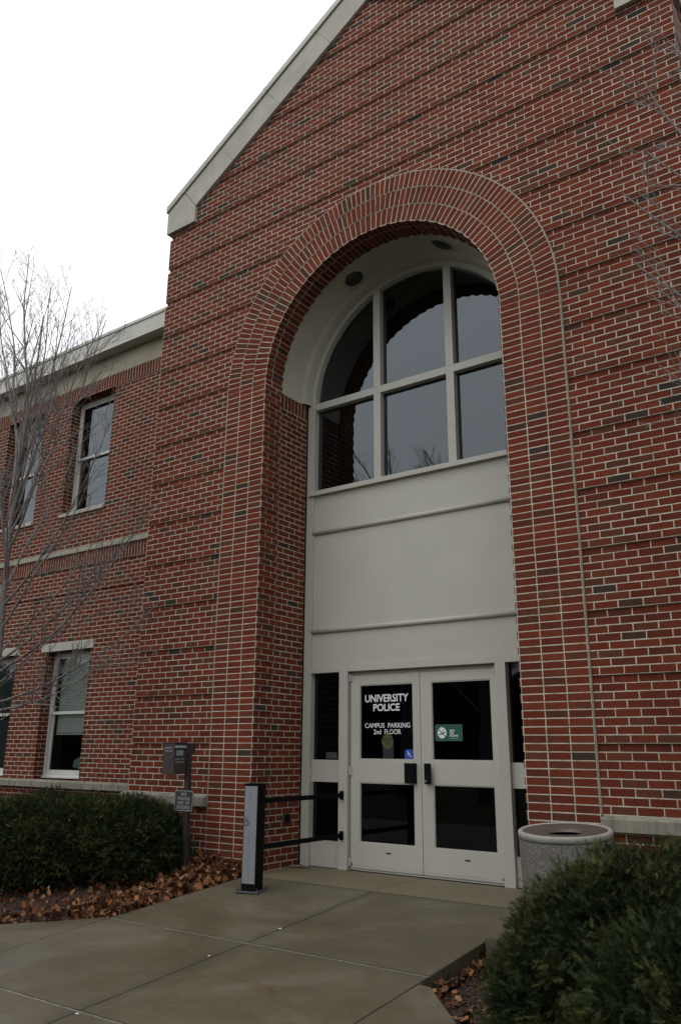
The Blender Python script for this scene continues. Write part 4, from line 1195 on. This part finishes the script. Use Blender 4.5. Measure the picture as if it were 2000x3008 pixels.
mb = MB(); mb.face([(-.05, -.012, .0), (.05, -.016, .012), (.055, .014, .02), (-.045, .012, .006)]); mb.face([(-.04, -.004, .012), (.05, -.006, .03), (.05, .012, .022), (-.04, .01, .01)])
o = mb.build("paper_scrap", M['litter_white']); o.location = (2.36, -2.25, bed_z(2.36, -2.25) + .03); o.rotation_euler = (0, 0, R_(55)); tag(o, "white torn wrapper on the mulch under the big yew", "wrapper")

# ------------------------------------------------------------------ bare trees
class TreeB:
    def __init__(s, seed): s.r = random.Random(seed); s.br = MB(); s.nseg = 0
    def limb(s, p, d, L_, r0, depth, up=.25, wig=.12, mb=None, kids=None, r_end=None, maxd=3, tw=1.0, goal=None):
        rr = s.r; n = max(3, int(L_ / (.16 if depth < 2 else .09))); n = min(n, 14); st = L_ / n
        pts = [Vector(p)]; d = Vector(d).normalized(); dirs = []
        for i in range(n):
            d = (d + Vector((rr.gauss(0, wig), rr.gauss(0, wig), rr.gauss(0, wig))) * .6 + Vector((0, 0, up * .12))).normalized()
            pts.append(pts[-1] + d * st); dirs.append(d.copy())
        if goal is not None:
            e = Vector(goal) - pts[-1]; pts = [q_ + e * (i / n) for i, q_ in enumerate(pts)]; dirs = [(b_ - a_).normalized() for a_, b_ in zip(pts, pts[1:])]
        re = r_end if r_end is not None else max(.0016, r0 * .22)
        rad = [r0 + (re - r0) * (i / n) ** .9 for i in range(n + 1)]
        (mb or s.br).tube(pts, rad, 6 if r0 > .012 else (4 if r0 > .005 else 3), cap=False)
        if depth >= maxd: return pts
        # side shoots: denser towards the tip
        per = {0: 5.5, 1: 9.0, 2: 13.0}.get(depth, 10) * tw
        cnt = int(L_ * per * rr.uniform(.8, 1.2))
        for k in range(cnt):
            t = rr.uniform(.16, .98); i = min(n - 1, int(t * n)); f = t * n - i
            q = pts[i].lerp(pts[i + 1], f); dd = dirs[i]
            a = dd.orthogonal().normalized(); a.rotate(Matrix.Rotation(rr.uniform(0, 6.28), 3, dd))
            nd = (dd * rr.uniform(.75, 1.15) + a * rr.uniform(.35, .8) + Vector((0, 0, .12))).normalized()
            rl = rad[i]
            if depth == 0: l2 = L_ * rr.uniform(.14, .36) * (1.15 - .7 * t)
            elif depth == 1: l2 = rr.uniform(.10, .34)
            else: l2 = rr.uniform(.025, .09)
            s.limb(q, nd, l2, max(.0023, min(rl * .6, .012 if depth == 0 else .0046 if depth == 1 else .0024)), depth + 1, up, wig * 1.1, maxd=maxd, tw=tw)
        return pts
def to(p, q, frac=1): return (Vector(q) - Vector(p)) * frac

def tree(name, label, base, trunk_pts, trunk_r, limbs, seed, group=None, maxd=3, tw=1.0):
    root = tag(empty(name, base), label, "tree", group)
    T = TreeB(seed); mt = MB(); B = Vector(base)
    mt.tube([Vector(p) - B for p in trunk_pts], trunk_r, 12); mt.build("trunk", M['bark'], root, smooth=True)
    for (p, q, r) in limbs:
        p, q = Vector(p) - B, Vector(q) - B; v = q - p
        # a limb bows: leaves the trunk wide, then turns upward
        T.limb(p, (v.normalized() + Vector((0, 0, -.10))), v.length * 1.04, r, 0, up=.30, wig=.07, maxd=maxd, tw=tw, goal=q)
    T.br.build("crown", M['twig'], root, smooth=True)
    return root
tbx, tby = -4.90, -1.0; tg = bed_z(tbx, tby)
def tp(z): return (tbx + .03 * math.sin(z * 1.3), tby + .03 * math.cos(z), z)
limbs = []
rr = random.Random(12)
# main limbs: start height, tip (x, y, z) and thickness
spec = [(.75, (-3.0, -1.35, 1.25), .011), (.9, (-2.35, -1.1, 1.55), .015), (1.0, (-2.25, -.8, 2.02), .017), (1.2, (-2.62, -1.3, 2.25), .014), (1.35, (-2.36, -1.0, 2.96), .019), (1.5, (-2.75, -.6, 3.1), .015),
        (1.1, (-3.3, -1.6, 1.9), .012), (1.9, (-3.2, -1.1, 3.7), .017), (2.2, (-3.25, -.9, 4.38), .018), (2.5, (-3.8, -1.4, 4.75), .016), (2.9, (-3.42, -1.0, 5.76), .022), (3.1, (-3.72, -.8, 6.04), .020),
        (3.3, (-4.02, -1.15, 6.38), .022), (3.5, (-4.3, -.9, 6.1), .018), (3.7, (-4.62, -1.05, 6.46), .019), (4.0, (-5.05, -.8, 6.9), .020), (4.3, (-5.40, -1.0, 7.50), .024), (4.2, (-5.7, -1.2, 7.0), .018),
        (3.5, (-6.12, -1.0, 7.5), .024), (2.9, (-6.3, -.8, 6.3), .020), (2.3, (-6.6, -1.2, 5.2), .02), (1.7, (-6.8, -1.0, 3.9), .018), (1.2, (-6.7, -1.2, 2.6), .015), (1.9, (-5.1, -2.3, 3.7), .014),
        (2.7, (-4.5, -1.9, 5.4), .017), (2.4, (-5.2, .1, 5.0), .018), (3.2, (-4.9, -.4, 6.4), .017), (1.6, (-4.0, -.2, 3.4), .015)]
for z, q, r in spec: limbs.append((tp(z), q, r))
tree("bare_tree", "slim bare winter tree at the left edge, before the left wing", (tbx, tby, tg), [tp(tg + (6.3 - tg) * k / 14) for k in range(15)], [.055 - .047 * (k / 14) for k in range(15)], limbs, 4, tw=.92)
tbx, tby = 4.75, -1.35; tg = bed_z(tbx, tby)
spec2 = [(1.2, (3.55, -1.75, 2.45), .013), (1.6, (3.30, -1.55, 2.95), .015), (1.9, (3.40, -1.9, 3.35), .014), (2.2, (3.22, -1.6, 3.75), .016), (2.6, (3.22, -1.7, 4.25), .016), (2.9, (3.35, -1.4, 4.75), .016),
         (3.2, (3.45, -1.7, 5.1), .016), (3.5, (3.62, -1.4, 5.6), .016), (2.0, (4.9, -.5, 4.5), .018), (2.4, (6.0, -1.3, 4.8), .02), (3.0, (5.3, -2.0, 5.8), .02), (3.6, (4.7, -1.3, 6.8), .022), (2.7, (4.0, -.9, 5.2), .015), (1.5, (6.2, -1.6, 3.6), .018)]
tree("bare_tree", "bare winter tree whose twigs reach in from the right edge", (tbx, tby, tg), [tp(tg + (6.0 - tg) * k / 14) for k in range(15)], [.06 - .05 * (k / 14) for k in range(15)], [(tp(z), q, r * 1.3) for z, q, r in spec2], 9, tw=1.1)

# ---- across the street: trees mirrored in the glass, and an added dark belt
def far_tree(x, y, h, seed, label, tw=1.3):
    g = ramp_z(y) - .06; r = random.Random(seed); L_ = []
    P = lambda z: (x + .1 * math.sin(z), y, z)
    for k in range(22):
        z = g + h * (.22 + .6 * k / 22); a = r.uniform(0, 6.28); s_ = h * .30 * (1 - .5 * k / 22)
        L_.append((P(z), (x + s_ * math.cos(a), y + s_ * math.sin(a), min(g + h, z + h * .28)), .05 * h / 10))
    tree("street_tree", label, (x, y, g), [P(g + (h * .9) * k / 8) for k in range(9)], [.018 * h * (1 - .85 * k / 8) for k in range(9)], L_, seed, "trees across the street", maxd=2, tw=tw)
far_tree(-11.9, -18.5, 13.1, 31, "bare tree mirrored low in the middle upper window, its left crown")
far_tree(-8.4, -18.0, 12.8, 33, "bare tree mirrored low in the middle upper window, its right crown")
rg = np.random.default_rng(77)  # unseen belt of trees, added so the door glass mirrors something dark
n = 60000
az = rg.uniform(-1.45, 1.45, n); rad = rg.uniform(36, 46, n)
hx, hy = 4 + rad * np.sin(az) * -1.25, -6 - rad * np.cos(az)
hm = np.array([6.2 + 2.6 * noise.noise(Vector((a * 6, 0, 3))) + 1.6 * noise.noise(Vector((a * 21, 1, 3))) for a in az])
hz = -1.3 + hm * rg.uniform(0, 1, n) ** .8
tv = np.array([(-.5, 0, 0), (.5, 0, 0), (.3, .9, .1), (-.4, .8, 0)]); tf = np.array([(0, 1, 2, 3)])
V, F = scatter(tv, tf, np.stack([hx, hy, hz], 1), rg.normal(size=(n, 3)), rg.uniform(0, 6.28, n), rg.uniform(.45, 1.1, n))
o = np_mesh("added_dark_wood", V, F, np.repeat(rg.uniform(0, .5, n), 4), M['yew']); tag(o, "unseen dark belt of evergreens, added to darken what the door glass mirrors", "wood", kind='stuff')
